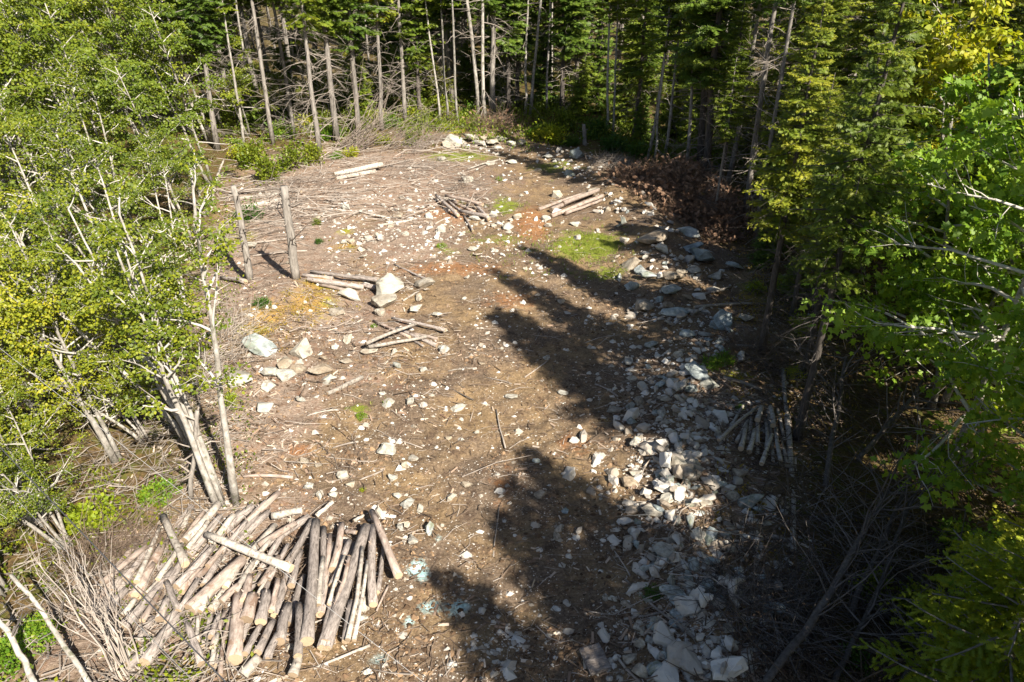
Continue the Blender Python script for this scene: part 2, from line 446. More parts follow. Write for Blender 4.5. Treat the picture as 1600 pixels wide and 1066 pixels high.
CLEAR = [(-60, 1130), (120, 900), (250, 790), (300, 640), (290, 520), (310, 400), (330, 290), (400, 235), (520, 225), (620, 208), (740, 192), (850, 210), (920, 236), (1010, 262), (1110, 330), (1180, 430), (1205, 560), (1235, 700), (1240, 860), (1270, 1130)]
CLEAR_W = np.array([flat_at(*p)[:2] for p in CLEAR])
def inside(x, y, P=CLEAR_W):
    x = np.asarray(x, float); y = np.asarray(y, float)
    c = np.zeros(x.shape, bool); j = len(P) - 1
    for i in range(len(P)):
        xi, yi = P[i]; xj, yj = P[j]
        t = ((yi > y) != (yj > y)) & (x < (xj - xi) * (y - yi) / (yj - yi + 1e-12) + xi)
        c ^= t; j = i
    return c

def build_ground():
    rows = np.concatenate([np.linspace(-40, 3, 24), np.arange(3.3, 21, .055), np.arange(21, 45, .13), np.geomspace(45.3, 900, 50)])
    u = np.linspace(-1, 1, 520); u = u * (.72 + .28 * u * u)
    Y = np.repeat(rows[:, None], len(u), 1)
    X = u[None, :] * (14 + 1.15 * np.maximum(rows, 3))[:, None]
    Z = hgt(X, Y)
    V = np.stack([X, Y, Z], -1).reshape(-1, 3)
    nr, nc = X.shape
    i = np.arange(nr - 1)[:, None] * nc + np.arange(nc - 1)[None]
    F = np.stack([i, i + 1, i + nc + 1, i + nc], -1).reshape(-1, 4)
    b = MB(); b.add(V, F); me = b.mesh('ground', M['ground'], True)
    x = X.ravel(); y = Y.ravel()
    ins = inside(x, y)
    ed = seg_dist(x, y, CLEAR_W)
    forest = np.where(ins, .5 * np.exp(-(ed / .6) ** 2), 1 - .5 * np.exp(-(ed / .6) ** 2))
    litter = blob(x, y, [(420, 400, 170, 110, 1.1), (560, 280, 220, 60, 1.0), (420, 640, 110, 130, .9), (540, 500, 110, 60, .8), (640, 370, 120, 70, .75), (560, 590, 90, 60, .6), (700, 300, 140, 60, .7), (180, 960, 170, 110, 1.0), (420, 800, 120, 60, .8), (1130, 640, 90, 60, .8), (1130, 760, 80, 90, .7), (1150, 520, 60, 60, .6), (350, 950, 200, 130, .7)])
    moss = blob(x, y, [(490, 480, 50, 28, .75), (420, 505, 40, 20, .8), (400, 530, 30, 18, .8), (500, 450, 40, 12, .8), (540, 385, 30, 12, .6), (365, 610, 18, 12, .6), (720, 208, 35, 6, .9), (1180, 470, 30, 30, .7), (1150, 600, 26, 8, 1.0), (1160, 510, 24, 12, .7), (380, 370, 30, 12, .7), (1130, 945, 60, 60, .5), (540, 362, 20, 8, .6), (945, 655, 20, 10, .6), (200, 800, 40, 30, .5), (290, 1040, 60, 14, .7)])
    grass = blob(x, y, [(915, 385, 60, 24, 1.0), (790, 325, 30, 16, .7), (950, 430, 50, 14, .6), (720, 245, 70, 10, .7), (860, 262, 50, 10, .6), (560, 640, 30, 10, .55), (700, 395, 30, 8, .5), (780, 375, 60, 12, .5)])
    teal = blob(x, y, [(652, 886, 17, 15, 1.0), (660, 892, 12, 12, .9), (641, 970, 11, 9, .95), (672, 945, 18, 11, .8), (715, 948, 24, 15, .8), (686, 840, 8, 8, .7), (590, 1030, 25, 14, .45), (815, 1000, 18, 10, .3)])
    rust = blob(x, y, [(830, 350, 30, 30, 1.0), (700, 420, 120, 14, .7), (900, 690, 50, 30, .5), (790, 760, 40, 60, .5), (700, 330, 60, 20, .6), (470, 700, 40, 14, .6), (800, 470, 60, 20, .6)])
    for nm, chans in (("zone", (litter, moss, forest)), ("zone2", (grass, teal, rust))):
        a = me.color_attributes.new(nm, 'FLOAT_COLOR', 'POINT')
        d = np.ones((len(x), 4), np.float32)
        for k, c in enumerate(chans): d[:, k] = c
        a.data.foreach_set("color", d.ravel())
    o = obj("ground", me); kind(o, "structure")
build_ground()

# ------------------------------------------------------------------ logs
def log_thing(A, B, r0, r1, mat, look, px, py, group, cat="log", name="log", cut=True, bend=.03, knots=True, seed=0):
    """a log from A (butt) to B; its mesh runs along its own +X"""
    A = Vector(A); B = Vector(B); d = B - A; L = d.length
    rg = np.random.default_rng(seed)
    k = max(5, int(L / .28)); t = np.linspace(0, 1, k)
    P = np.zeros((k, 3)); P[:, 0] = t * L
    c1, c2 = rg.normal(0, bend, 2)
    P[:, 1] = np.sin(t * math.pi) * c1 * L + rg.normal(0, .004, k); P[:, 2] = np.sin(t * math.pi) * abs(c2) * .3 * L + rg.normal(0, .004, k)
    R = r0 + (r1 - r0) * t; R = R * (1 + rg.normal(0, .025, k)); R[0] *= 1.07
    sides = 12 if r0 > .06 else 7
    mb = MB(); mb.tube(P, R, sides, True, .035, seed)
    if knots and r0 > .04:
        n = int(rg.integers(3, 9)); ti = rg.random(n); a = rg.random(n) * 6.28
        c = np.stack([ti * L, np.interp(ti, t, P[:, 1]), np.interp(ti, t, P[:, 2])], 1); rr = r0 + (r1 - r0) * ti
        o = np.stack([np.full(n, .35), np.cos(a), np.sin(a)], 1)
        mb.segs(c + o * rr[:, None] * .7, c + o * (rr * 1.0 + .012 + .03 * rg.random(n))[:, None], rr * .22, rr * .13, 5)
    x = d.to_track_quat('X', 'Z').to_euler()
    ob = obj(name, mb.mesh(name, M[mat], True), None, A, x)
    if cut:
        for s, p, r in ((-1, P[0], R[0]), (1, P[-1], R[-1])):
            cb = MB(); rim = []
            for j in range(14):
                an = 2 * math.pi * j / 14; rim.append((p[0] + s * .006 + s * rg.normal(0, .002), p[1] + math.cos(an) * r * .93, p[2] + math.sin(an) * r * .93))
            cb.add(np.array([(p[0] + s * .008, p[1], p[2])] + rim), np.array([[0, 1 + (j + 1) % 14, 1 + j] if s < 0 else [0, 1 + j, 1 + (j + 1) % 14] for j in range(14)]))
            obj("cut_end", cb.mesh("cut_end", M['cut']), ob)
    thing(ob, cat, look, px, py, group); return ob

MATN = {'p': ('bark_pale', 'pale peeled'), 'w': ('bark_birch', 'whitish'), 'b': ('bark_log', 'brown barked'), 'g': ('twig_grey', 'thin weathered grey'), 'd': ('bark_dark', 'dark')}
def put_log(x1, y1, x2, y2, w, t, z1, z2, group, where_, sd, cat="log", name="log", cut=True, bend=.012):
    """end 1 = far/top end, end 2 = near end; w = width in photo pixels"""
    A = at(x2, y2, z2); B = at(x1, y1, z1)
    m = ppm((x1 + x2) / 2, (y1 + y2) / 2) * 1.03
    r = w / 2 / m * (.88 if w > 8 else .95)
    L = (A - B).length
    size = ("thick " if w >= 15 else "slim " if w <= 8 else "") + ("short " if L < 1.3 else "long " if L > 2.6 else "")
    mat, nm = MATN[t]
    return log_thing(A, B, r * 1.06, r * .90, mat, f"{size}{nm} {name.replace('_',' ')}{where_}", (x1 + x2) / 2, (y1 + y2) / 2, group, cat, name, cut, bend, True, sd)

PILE = [  # x1,y1,x2,y2,width,type,layer
(420,800,340,872,14,'b',0),(400,850,330,920,14,'b',0),(440,860,380,930,13,'b',0),(455,880,430,962,15,'b',0),(310,880,250,950,13,'b',0),(345,830,300,890,12,'b',0),(395,790,350,830,15,'b',0),(300,900,258,948,13,'b',0),(330,930,300,985,12,'b',0),(520,850,505,930,13,'b',0),(555,850,530,930,15,'b',0),(475,900,450,975,14,'b',0),(230,840,175,925,15,'b',0),(285,820,250,865,14,'b',0),
(250,822,213,909,8,'w',2),(228,854,160,911,12,'p',2),(175,909,151,941,11,'p',1),(254,851,212,931,17,'b',1),(197,920,164,958,14,'b',1),(211,937,192,962,12,'w',1),(272,890,192,980,16,'b',1),
(297,798,284,828,9,'w',1),(342,787,290,845,15,'w',2),(344,806,295,868,13,'b',1),(271,877,246,890,11,'b',1),(269,881,228,926,6,'w',1),(334,853,276,917,13,'b',2),(353,860,290,918,12,'b',1),(380,875,297,953,24,'p',2),(372,886,352,918,12,'w',2),(353,920,330,953,15,'w',1),(372,914,346,940,12,'p',2),(260,909,278,953,12,'b',2),
(290,969,314,1037,13,'b',1),(284,956,226,1035,20,'b',1),(257,993,200,1040,16,'b',0),(262,935,250,968,14,'b',1),(435,770,360,840,14,'b',1),(415,784,350,850,12,'b',1),(473,797,425,806,13,'w',1),(520,784,494,806,8,'w',1),(483,807,402,858,14,'b',1),(462,817,405,853,12,'p',2),(488,812,450,880,12,'b',2),
(493,815,480,1002,20,'b',2),(505,825,500,960,15,'b',1),(515,835,503,960,11,'p',1),(534,819,520,890,14,'b',1),(572,823,510,1005,23,'b',1),(583,822,583,945,14,'b',1),(581,798,623,900,13,'p',2),(566,855,543,1000,8,'w',2),(574,877,553,1000,7,'w',2),(538,868,514,945,6,'w',2),(557,832,540,830,8,'p',1),(568,805,553,815,6,'w',1),
(374,925,366,1032,25,'p',1),(352,955,332,1012,10,'p',1),(362,950,343,1054,7,'p',1),(395,930,386,968,23,'p',2),(416,925,407,972,19,'b',2),(408,975,384,1022,12,'b',1),(427,970,403,1020,14,'b',1),(405,1027,380,1055,19,'w',1),(434,990,417,1030,14,'b',1),(450,945,437,1002,18,'b',1),(467,945,466,1025,15,'b',2),(468,1024,458,1055,17,'w',1),(390,900,382,938,16,'p',2),(420,897,403,930,6,'w',2),(309,962,309,1002,7,'w',1),(343,960,330,995,11,'b',1),(520,935,503,1012,14,'b',1),(528,955,512,1013,13,'b',1),(548,940,540,1002,14,'b',1),(318,940,310,975,12,'p',0),
(185,905,160,950,15,'b',0),(222,868,178,945,14,'b',0),(300,790,262,840,12,'b',0),(318,800,282,850,11,'p',1),(238,850,196,905,12,'b',1),(262,845,232,890,11,'p',1),(292,862,262,915,13,'b',1),(322,870,284,925,13,'p',1),(345,868,318,915,12,'b',1),(300,930,262,972,14,'b',1),(330,958,318,1010,12,'b',0),(352,985,338,1040,12,'b',0),(398,955,376,1000,13,'b',0),(445,830,408,890,12,'b',1),(430,820,385,870,12,'w',1),(405,800,362,850,12,'b',1),(375,800,335,845,13,'b',0),(425,900,398,950,13,'b',0),(455,895,430,950,13,'p',0),(470,860,455,915,12,'b',1),(545,845,520,915,13,'b',1),(530,860,512,930,12,'b',0),(600,850,590,925,9,'b',0),(495,900,480,970,14,'b',0),(560,880,530,960,13,'b',0),(240,965,215,1005,13,'b',0),(275,975,245,1015,13,'b',0),(365,805,330,850,12,'w',2),(410,865,380,905,11,'w',2),(435,870,408,915,12,'p',2),
(215,845,170,905,11,'p',1),(240,880,205,930,11,'b',1),(285,850,246,905,9,'w',2),(325,815,292,858,10,'w',2),(365,835,325,885,10,'p',2),(385,815,345,862,10,'b',2),(425,840,385,892,10,'w',2),(450,850,420,905,10,'b',2),(400,875,368,925,10,'w',2),(340,905,312,955,10,'w',2),(310,905,280,955,11,'b',2),(250,925,222,970,11,'p',1),(505,870,498,945,9,'w',2),(545,870,525,950,9,'p',2),(435,905,424,955,10,'p',2),(340,990,330,1040,9,'w',1),
(254,806,290,882,13,'w',4),(323,835,455,889,14,'w',4)]
def pile_where(x, y, L):
    c = "left end" if x < 260 else "middle left" if x < 345 else "middle" if x < 420 else "middle right" if x < 500 else "right end"
    return ""
for i, (a, b, c, d, w, t, ly) in enumerate(PILE):
    k = ppm((a + c) / 2, (b + d) / 2)
    z = {0: .08, 1: .19, 2: .31, 4: .46}[ly]
    if t == 'b' and i % 5 == 2 and ly: t = 'p' if i % 2 else 'b'
    put_log(a, b, c, d, w, t, z, z * .8 + .02, "logs in the big front pile", " in the big front pile", 100 + i)

def heap(rows, group, wh, base, sd):
    for i, r in enumerate(rows):
        a, b, c, d, w, t = r[:6]; ly = r[6] if len(r) > 6 else i % 3
        k = ppm((a + c) / 2, (b + d) / 2)
        z = (w / 2 / k) + base + ly * .11
        put_log(a, b, c, d, w, t, z, z, group, wh, sd + i)
heap([(583,501,640,527,5,'p',0),(619,513,682,540,7,'b',0),(640,520,684,530,5,'p',0),(645,532,662,541,4,'b',0),(612,497,696,516,5,'b',1),(650,506,572,537,6,'w',2),(667,526,576,542,6,'w',1)], "logs in the crossed heap", " in the crossed heap mid clearing", 0, 300)
heap([(485,424,590,438,6,'b',1),(473,430,520,436,7,'b',0),(480,437,568,449,9,'b',0),(566,445,588,450,8,'b',0),(346,434,384,441,7,'b',0),(500,446,560,458,6,'p',0),(555,430,592,436,4,'g',1)], "logs by the dead standing trunks", " lying by the dead standing trunks", 0, 320)
heap([(705,313,742,332,5,'p',0),(719,330,762,338,6,'b',1),(742,318,764,342,5,'b',1),(681,305,716,337,5,'b',1),(696,305,754,320,5,'p',2),(725,337,739,361,3.5,'b',0),(700,313,723,332,4,'b',0),(690,318,712,330,4,'p',0)], "logs in the small upper heap", " in the small upper heap", 0, 340)
heap([(928,300,861,328,8,'p',0),(942,305,861,338,7,'p',0),(909,303,842,327,5,'p',0),(940,313,883,334,5,'p',0),(935,297,880,318,7,'p',1)], "logs in the bundle with a stone on top", " in the bundle below a white stone", .02, 360)
heap([(1163,631,1142,669,5.5,'w',0),(1184,636,1123,688,5.5,'w',2),(1169,657,1151,691,6,'w',0),(1166,666,1158,701,9,'w',1),(1179,672,1170,707,9,'w',1),(1184,655,1184,693,7,'w',1),(1196,656,1198,700,7,'w',1),(1204,636,1208,665,9,'w',2),(1212,670,1220,721,7,'w',1),(1207,679,1190,725,7,'w',1),(1190,636,1184,656,9,'w',2),(1207,704,1208,722,6,'w',0),(1184,701,1184,713,7,'w',0),(1221,690,1230,725,6,'w',0),(1200,640,1206,700,7,'w',0),(1176,640,1168,690,7,'w',0),(1215,640,1226,690,6,'w',0)], "logs in the shaded pile", " in the shaded pile on the right", .01, 380)
heap([(522,273,597,258,9,'w',1),(525,281,586,268,7,'w',0),(362,312,438,303,6,'w',0),(372,325,442,312,8,'w',0),(376,334,444,322,6,'w',0),(400,293,470,299,5,'g',0),(360,300,415,296,6,'g',1),(512,615,566,589,8,'w',0),(1140,428,1205,437,0.1,'g',0)][:8], "pale logs in the slash", " lying in the slash", -.02, 410)

# loose poles and sticks lying about
STICKS = [(616,413,675,440,3.5,'b'),(380,744,458,746,6,'p'),(490,1045,578,1008,5,'w'),(588,955,607,915,4,'p'),(975,968,1120,943,5,'g'),(977,905,1090,1000,4.5,'g'),(1240,862,1230,650,11,'w'),(1230,650,1224,575,7,'w'),(1204,838,1240,845,8,'g'),(1196,724,1244,731,6,'g'),(1195,475,1085,480,5,'w'),(1143,448,1100,460,4,'g'),(1155,550,1240,590,5,'d'),(1100,575,1160,560,6,'g'),(640,250,560,268,3,'g'),(730,265,780,250,3,'w'),(700,340,680,350,2.5,'g'),(860,560,820,590,2.5,'g'),(760,590,800,600,2,'g'),(690,600,740,625,2,'d'),(775,640,790,700,2.5,'g'),(640,620,700,640,2,'g'),(540,760,600,735,3,'g'),(610,260,680,262,3,'g'),(1088,850,1050,880,3,'g'),(1000,1066,960,1020,5,'g'),(1075,1000,1100,1060,3,'g'),(960,860,985,900,2.5,'g'),(1150,540,1250,548,6,'g'),(1190,610,1130,590,6,'g'),(430,590,395,620,3,'g'),(480,650,530,640,2.5,'w'),(350,250,330,330,4,'w'),(355,345,470,350,3,'g'),(345,380,455,372,3,'g'),(395,400,480,392,3,'g'),(560,330,610,342,4,'w'),(590,352,640,345,4,'w'),(700,580,745,575,2,'w'),(600,680,660,700,2,'g'),(890,610,850,640,2,'g'),(930,600,965,620,3,'g'),(520,700,560,690,3,'g'),(1160,870,1090,905,2.5,'g'),(1150,1010,1210,1040,3,'g'),(1030,700,1000,745,2.5,'g'),(300,1020,370,1045,3,'g'),(780,790,770,870,2,'g'),(655,455,630,470,3,'w'),(460,930,440,990,3,'g')]
for i, (a, b, c, d, w, t) in enumerate(STICKS):
    k = ppm((a + c) / 2, (b + d) / 2); z = w / 2 / k * .9
    big = w >= 4.5
    put_log(a, b, c, d, w, t, z, z, "loose poles and sticks on the ground", " on the ground", 500 + i, "pole" if big else "stick", "pole" if big else "stick", big, .03)

# ------------------------------------------------------------------ rocks
def rock_mesh(name, seed, mat, npt=16, flat=.75, rough=.03):
    rg = np.random.default_rng(seed)
    bm = bmesh.new()
    ax = np.array([1, rg.uniform(.65, .95), flat * rg.uniform(.7, 1.0)])
    for v in rg.standard_normal((npt, 3)):
        v = v / np.linalg.norm(v); v = v * rg.uniform(.85, 1.05) * ax
        v[2] = max(v[2], -.45 * flat); bm.verts.new(v * .5)
    r = bmesh.ops.convex_hull(bm, input=bm.verts)
    bmesh.ops.delete(bm, geom=list({g for g in r["geom_interior"] + r["geom_unused"] if isinstance(g, bmesh.types.BMVert)}), context='VERTS')
    bmesh.ops.dissolve_limit(bm, angle_limit=.22, verts=bm.verts, edges=bm.edges)
    bmesh.ops.bevel(bm, geom=bm.edges[:], offset=.035, segments=2, affect='EDGES', profile=.6)
    bmesh.ops.triangulate(bm, faces=bm.faces)
    bmesh.ops.subdivide_edges(bm, edges=bm.edges[:], cuts=1, use_grid_fill=True)
    o = Vector(rg.uniform(-50, 50, 3))
    for v in bm.verts:
        n = mnoise.noise(v.co * 4.5 + o) + .5 * mnoise.noise(v.co * 11 + o)
        v.co += v.co.normalized() * n * rough * 1.4
    me = bpy.data.meshes.new(name); bm.to_mesh(me); bm.free(); me.materials.append(M[mat])
    return me
ROCKS = {k: [rock_mesh("stone", 40 + i + 100 * j, mt, 10 + i * 2, fl) for i, fl in enumerate((.8, .6, .9, .5, .7, .45, .85))] for j, (k, mt) in enumerate((('W', 'rock_white'), ('T', 'rock'), ('G', 'rock_grey_shade_tint')))}
RLOOK = {'W': 'white', 'T': 'tan', 'G': 'grey'}
rock_n = [0]
def put_rock(px, py, w, h, c, group=None, look=None):
    k = ppm(px, py); wm = w / k
    p = flat_at(px, py); s = math.sin(math.atan2(CAM_H, p[1]))
    hm = max(.45, min(1.1, (h / w) / .8))
    i = rock_n[0]; rock_n[0] += 1
    o = obj("stone", ROCKS[c][(i * 5 + i // 7) % 7])
    pos = at(px, py, 0); o.location = pos + Vector((0, 0, wm * .2))
    o.scale = (wm * 1.42, wm * 1.42 * random.uniform(.8, 1.0), wm * random.uniform(1.3, 1.85) * hm)
    o.rotation_euler = (random.uniform(-.35, .35), random.uniform(-.35, .35), random.uniform(-.5, .5) + (math.pi if random.random() < .5 else 0))
    if h > w * 1.05: o.rotation_euler[2] = math.pi / 2 + random.uniform(-.3, .3); o.scale = (wm * 1.75, wm * 1.3, wm * 1.5)
    size = "large" if wm > .42 else "fist sized" if wm < .16 else "small" if wm < .24 else "mid sized"
    sh = "upright" if h > w * 1.05 else "flat" if h < w * .5 else "blocky" if h > w * .85 else "rounded"
    thing(o, "stone", look or f"{size} {sh} {RLOOK[c]} stone", px, py, group); return o

HERO = [(475,552,36,54,'W'),(408,548,46,36,'G'),(447,572,26,34,'T'),(425,584,26,20,'W'),(445,590,26,16,'W'),(466,580,20,18,'T'),(500,585,32,18,'T'),(514,596,22,14,'W'),(375,597,34,20,'W'),(348,600,17,24,'W'),(419,608,20,16,'W'),(415,641,28,18,'W'),(470,626,14,14,'W'),(508,562,13,10,'T'),(541,568,17,10,'T'),(524,545,13,12,'W'),(545,532,16,22,'W'),(577,552,22,13,'W'),(608,458,46,32,'W'),(604,478,40,18,'W'),(548,467,34,16,'W'),(519,477,13,9,'W'),(527,491,24,14,'T'),(594,491,16,12,'T'),(665,448,28,18,'T'),(655,468,14,17,'T'),(650,485,22,9,'W'),(684,493,14,8,'W'),(616,552,11,13,'W'),(694,549,16,11,'W'),(622,573,14,13,'G'),(715,641,23,20,'W'),(799,621,17,15,'W'),(605,708,27,22,'W'),(640,629,14,16,'W'),(608,633,18,16,'W'),(646,718,16,15,'W'),(632,731,14,12,'W'),(613,749,14,12,'W'),(520,775,15,14,'W'),(535,745,17,11,'W'),(548,758,16,10,'W'),(500,775,12,13,'W'),(482,763,16,12,'W'),(672,831,19,26,'G'),(646,845,18,20,'W'),(636,789,20,17,'W'),(656,797,13,20,'W'),(626,825,12,13,'W'),(636,822,12,10,'W'),(570,945,20,22,'W'),(569,966,12,11,'W'),(874,828,16,14,'T'),(870,840,12,18,'T'),(838,722,11,9,'G'),(882,801,14,9,'G'),
(1077,370,31,19,'G'),(1020,378,43,15,'T'),(1035,391,20,13,'W'),(1098,407,46,20,'G'),(1080,392,28,16,'G'),(1146,420,27,17,'G'),(1065,427,14,13,'W'),(1083,427,22,11,'W'),(1117,434,24,15,'W'),(1115,457,22,14,'W'),(1051,438,30,20,'T'),(985,417,26,22,'T'),(1003,422,20,20,'G'),(1012,434,22,12,'G'),(1050,458,26,15,'G'),(988,452,24,18,'G'),(1006,482,28,18,'T'),(1053,494,34,13,'G'),(1123,511,33,28,'G'),(1165,501,24,15,'W'),(1073,525,20,18,'G'),(1018,542,18,12,'G'),(1043,479,16,11,'T'),(975,379,17,10,'W'),(1047,508,16,13,'T'),(1075,468,16,10,'T'),(968,436,14,15,'G'),(1030,470,12,10,'G'),(1138,517,14,18,'G'),(981,566,16,18,'W'),(998,629,17,20,'T'),(1034,647,13,14,'W'),(1063,627,20,20,'W'),(1037,627,20,8,'T'),(1093,588,40,22,'G'),(1108,603,24,18,'G'),(1079,611,18,13,'G'),(984,637,14,9,'G'),(961,643,22,10,'T'),(1039,662,15,6,'T'),(987,593,14,7,'W'),(984,756,26,20,'T'),(992,741,17,11,'W'),(1046,782,26,17,'W'),(1020,801,29,20,'W'),(1060,732,30,24,'W'),(1077,743,34,22,'T'),(1034,743,17,12,'G'),(1074,758,18,22,'G'),(1155,742,23,20,'T'),(1144,778,18,16,'W'),(1173,788,34,20,'G'),(1101,787,20,12,'W'),(1111,845,26,28,'G'),(1132,836,17,15,'W'),(1145,829,18,10,'W'),(1090,838,22,9,'W'),(1048,848,15,13,'W'),(1042,868,36,20,'W'),(1028,862,18,16,'G'),(1010,890,24,22,'G'),(987,832,12,14,'W'),(994,854,16,24,'G'),(1084,884,20,26,'G'),(1062,855,14,10,'W'),(1057,815,14,18,'W'),(1078,818,18,20,'G'),(1052,913,20,22,'G'),(1182,857,11,17,'W'),(1198,820,14,10,'W'),(1185,800,18,10,'G'),(1078,908,20,28,'G'),(1108,912,16,20,'G'),(1205,957,34,24,'G'),(1050,928,30,18,'G'),(1093,922,10,14,'T'),(999,983,18,20,'W'),(1021,981,21,19,'G'),(1074,987,14,12,'W'),(1122,1003,10,8,'W'),(1000,1008,17,17,'W'),(1001,1054,26,24,'W'),(1034,1027,13,11,'W'),(983,1031,22,19,'T'),(946,936,9,11,'T'),(957,938,14,9,'W'),(979,947,16,9,'T'),(1058,962,18,16,'G'),(1018,1037,10,8,'W'),(1029,1048,14,9,'G'),(1155,900,20,22,'G'),(1138,905,14,24,'T'),(1187,905,14,12,'G'),
(927,300,17,12,'W'),(869,309,17,13,'W'),(854,345,14,10,'W'),(857,354,12,9,'W'),(808,341,14,8,'W'),(770,338,13,13,'W'),(729,284,17,12,'W'),(742,344,17,8,'W'),(793,358,17,8,'W'),(898,352,17,8,'W'),(857,246,13,11,'W'),(869,251,11,8,'W'),(902,246,24,13,'G'),(889,275,17,8,'G'),(801,256,15,13,'W'),(766,257,13,10,'W'),(713,222,30,9,'W'),(735,217,26,8,'W'),(748,226,20,8,'W'),(705,229,24,7,'W'),(770,225,20,8,'W'),(785,222,16,9,'W'),(800,228,16,9,'W'),(815,226,14,9,'W'),(757,215,14,7,'W'),(778,233,13,7,'W'),(696,222,14,6,'W'),(975,346,12,10,'G'),(948,330,12,16,'T'),(690,250,12,8,'W'),(841,267,10,10,'W'),(922,266,10,9,'T'),(741,392,15,9,'W'),(745,400,12,7,'T'),(568,402,12,10,'W'),(538,380,10,9,'W'),(548,379,12,8,'W'),(391,388,20,12,'W'),(540,326,12,11,'W'),(565,392,12,7,'W'),(622,340,16,6,'T'),(670,338,12,9,'W'),(690,362,14,10,'W'),(612,354,10,10,'W'),(634,368,11,10,'W'),(576,374,12,8,'W'),(590,368,9,12,'W')]
for i, r in enumerate(HERO):
    g = "stones of the right hand rock ridge" if r[0] > 945 and r[1] > 320 else "stones at the top of the clearing" if r[1] < 420 else "stones on the sunlit soil"
    put_rock(*r, g)
def sample_px(n, box, cond):
    out = []
    while len(out) < n:
        x = random.uniform(box[0], box[2]); y = random.uniform(box[1], box[3])
        if cond(x, y): out.append((x, y))
    return out
def near_ridge(x, y, w):
    p = flat_at(x, y); return float(seg_dist(np.array([p[0]]), np.array([p[1]]), RIDGE)[0]) < w
for x, y in sample_px(70, (900, 250, 1220, 1060), lambda x, y: near_ridge(x, y, 1.0)):
    w = random.uniform(.10, .26) * ppm(x, y)
    put_rock(x, y, w, w * random.uniform(.5, .95), random.choice('GGWTG'), "small stones of the shaded rock ridge", "small stone among the larger rocks of the shaded ridge")
def open_soil(x, y): return 420 < x < 930 and not (150 < x < 620 and y > 780)
for x, y in sample_px(34, (450, 250, 930, 780), open_soil):
    w = random.uniform(.10, .22) * ppm(x, y)
    put_rock(x, y, w, w * random.uniform(.5, .95), random.choice('WWT'), "small stones scattered on the sunlit clearing", "small pale stone scattered on the sunlit clearing")

# gravel and stone chips nobody could count
def cube_stones(mb, P, S, seed):
    rg = np.random.default_rng(seed); n = len(P)
    base = np.array([(1, .1, 0), (.35, .9, .05), (-.6, .7, 0), (-1, -.1, .05), (-.4, -.85, 0), (.55, -.75, .05), (.25, .15, .75), (-.3, -.1, .65)])
    V = base[None] * (1 + rg.normal(0, .22, (n, 8, 3)))
    a = rg.random(n) * 6.28; c, s = np.cos(a)[:, None], np.sin(a)[:, None]
    V = np.stack([V[..., 0] * c - V[..., 1] * s, V[..., 0] * s + V[..., 1] * c, V[..., 2]], -1)
    V = V * (S * .5)[:, None, None] * np.stack([np.ones(n), rg.uniform(.6, 1, n), rg.uniform(.7, 1.2, n)], -1)[:, None]
    V = V + P[:, None]
    T = np.array([(0, 1, 6), (1, 2, 6), (2, 7, 6), (2, 3, 7), (3, 4, 7), (4, 5, 7), (5, 6, 7), (5, 0, 6)])
    F = (np.arange(n) * 8)[:, None, None] + T[None]
    mb.add(V.reshape(-1, 3), F.reshape(-1, 3), np.repeat(rg.random(n), 8))

def scatter_px(n, box, dens=None, seed=1):
    """points spread evenly over the picture area of the ground, thinned by dens(x, y)"""
    rg = np.random.default_rng(seed)
    x = rg.uniform(box[0], box[2], n); y = rg.uniform(box[1], box[3], n)
    if dens is not None:
        k = rg.random(n) < dens(x, y); x = x[k]; y = y[k]
    a = (x - 800) / FPX; b = (y - 533) / FPX
    dy = math.cos(PITCH) - b * math.sin(PITCH); dz = -math.sin(PITCH) - b * math.cos(PITCH)
    t = -CAM_H / dz; X = a * t; Y = dy * t
    t = (hbase(X, Y) - CAM_H) / dz; X = a * t; Y = dy * t
    return np.stack([X, Y, hgt(X, Y)], -1), x, y
def g2(x, y, cx, cy, rx, ry): return np.exp(-(((x - cx) / rx) ** 2 + ((y - cy) / ry) ** 2))
def dens_stone(x, y):
    p = np.stack([(x - 800), y], -1)
    a = (x - 800) / FPX; b = (y - 533) / FPX; dz = -math.sin(PITCH) - b * math.cos(PITCH); t = -CAM_H / dz
    rd = np.exp(-(seg_dist(a * t, (math.cos(PITCH) - b * math.sin(PITCH)) * t, RIDGE) / 1.1) ** 2)
    cl = fbm(x / 60, y / 40, 5, 3)
    return np.clip(.95 * rd + .7 * g2(x, y, 640, 350, 190, 80) + .35 * g2(x, y, 650, 480, 200, 90) + .22 * g2(x, y, 600, 750, 120, 100) + .45 * g2(x, y, 820, 1020, 90, 50) + .7 * g2(x, y, 760, 225, 80, 14) + .08, 0, 1) * np.clip((cl - .33) * 5, 0.05, 1)
def gravel_mat():
    m = M['rock'].copy(); m.name = 'stone chips'
    n = m.node_tree.nodes; l = m.node_tree.links
    at_ = n.new("ShaderNodeAttribute"); at_.attribute_name = "rnd"
    r = n.new("ShaderNodeValToRGB"); e = r.color_ramp.elements
    e[0].color = (.26, .22, .18, 1); e[1].color = (.82, .80, .76, 1)
    l.new(at_.outputs["Fac"], r.inputs[0])
    p = [q for q in n if q.type == 'BSDF_PRINCIPLED'][0]
    src = p.inputs["Base Color"].links[0].from_socket
    l.new(mixc(n, l, .6, src, r.outputs[0]), p.inputs["Base Color"]); return m
M['gravel'] = gravel_mat()
P, px_, py_ = scatter_px(34000, (330, 205, 1270, 1110), dens_stone, 3)
mb = MB(); cube_stones(mb, P - [0, 0, .005], np.exp(np.random.default_rng(4).normal(math.log(.072), .55, len(P))).clip(.02, .24), 5)
kind(obj("stone_chips", mb.mesh("stone_chips", M['gravel'])), "stuff")
P, px_, py_ = scatter_px(38000, (300, 205, 1300, 1110), lambda x, y: .35 + .65 * np.clip((fbm(x / 45, y / 30, 9, 3) - .4) * 6, 0, 1), 13)
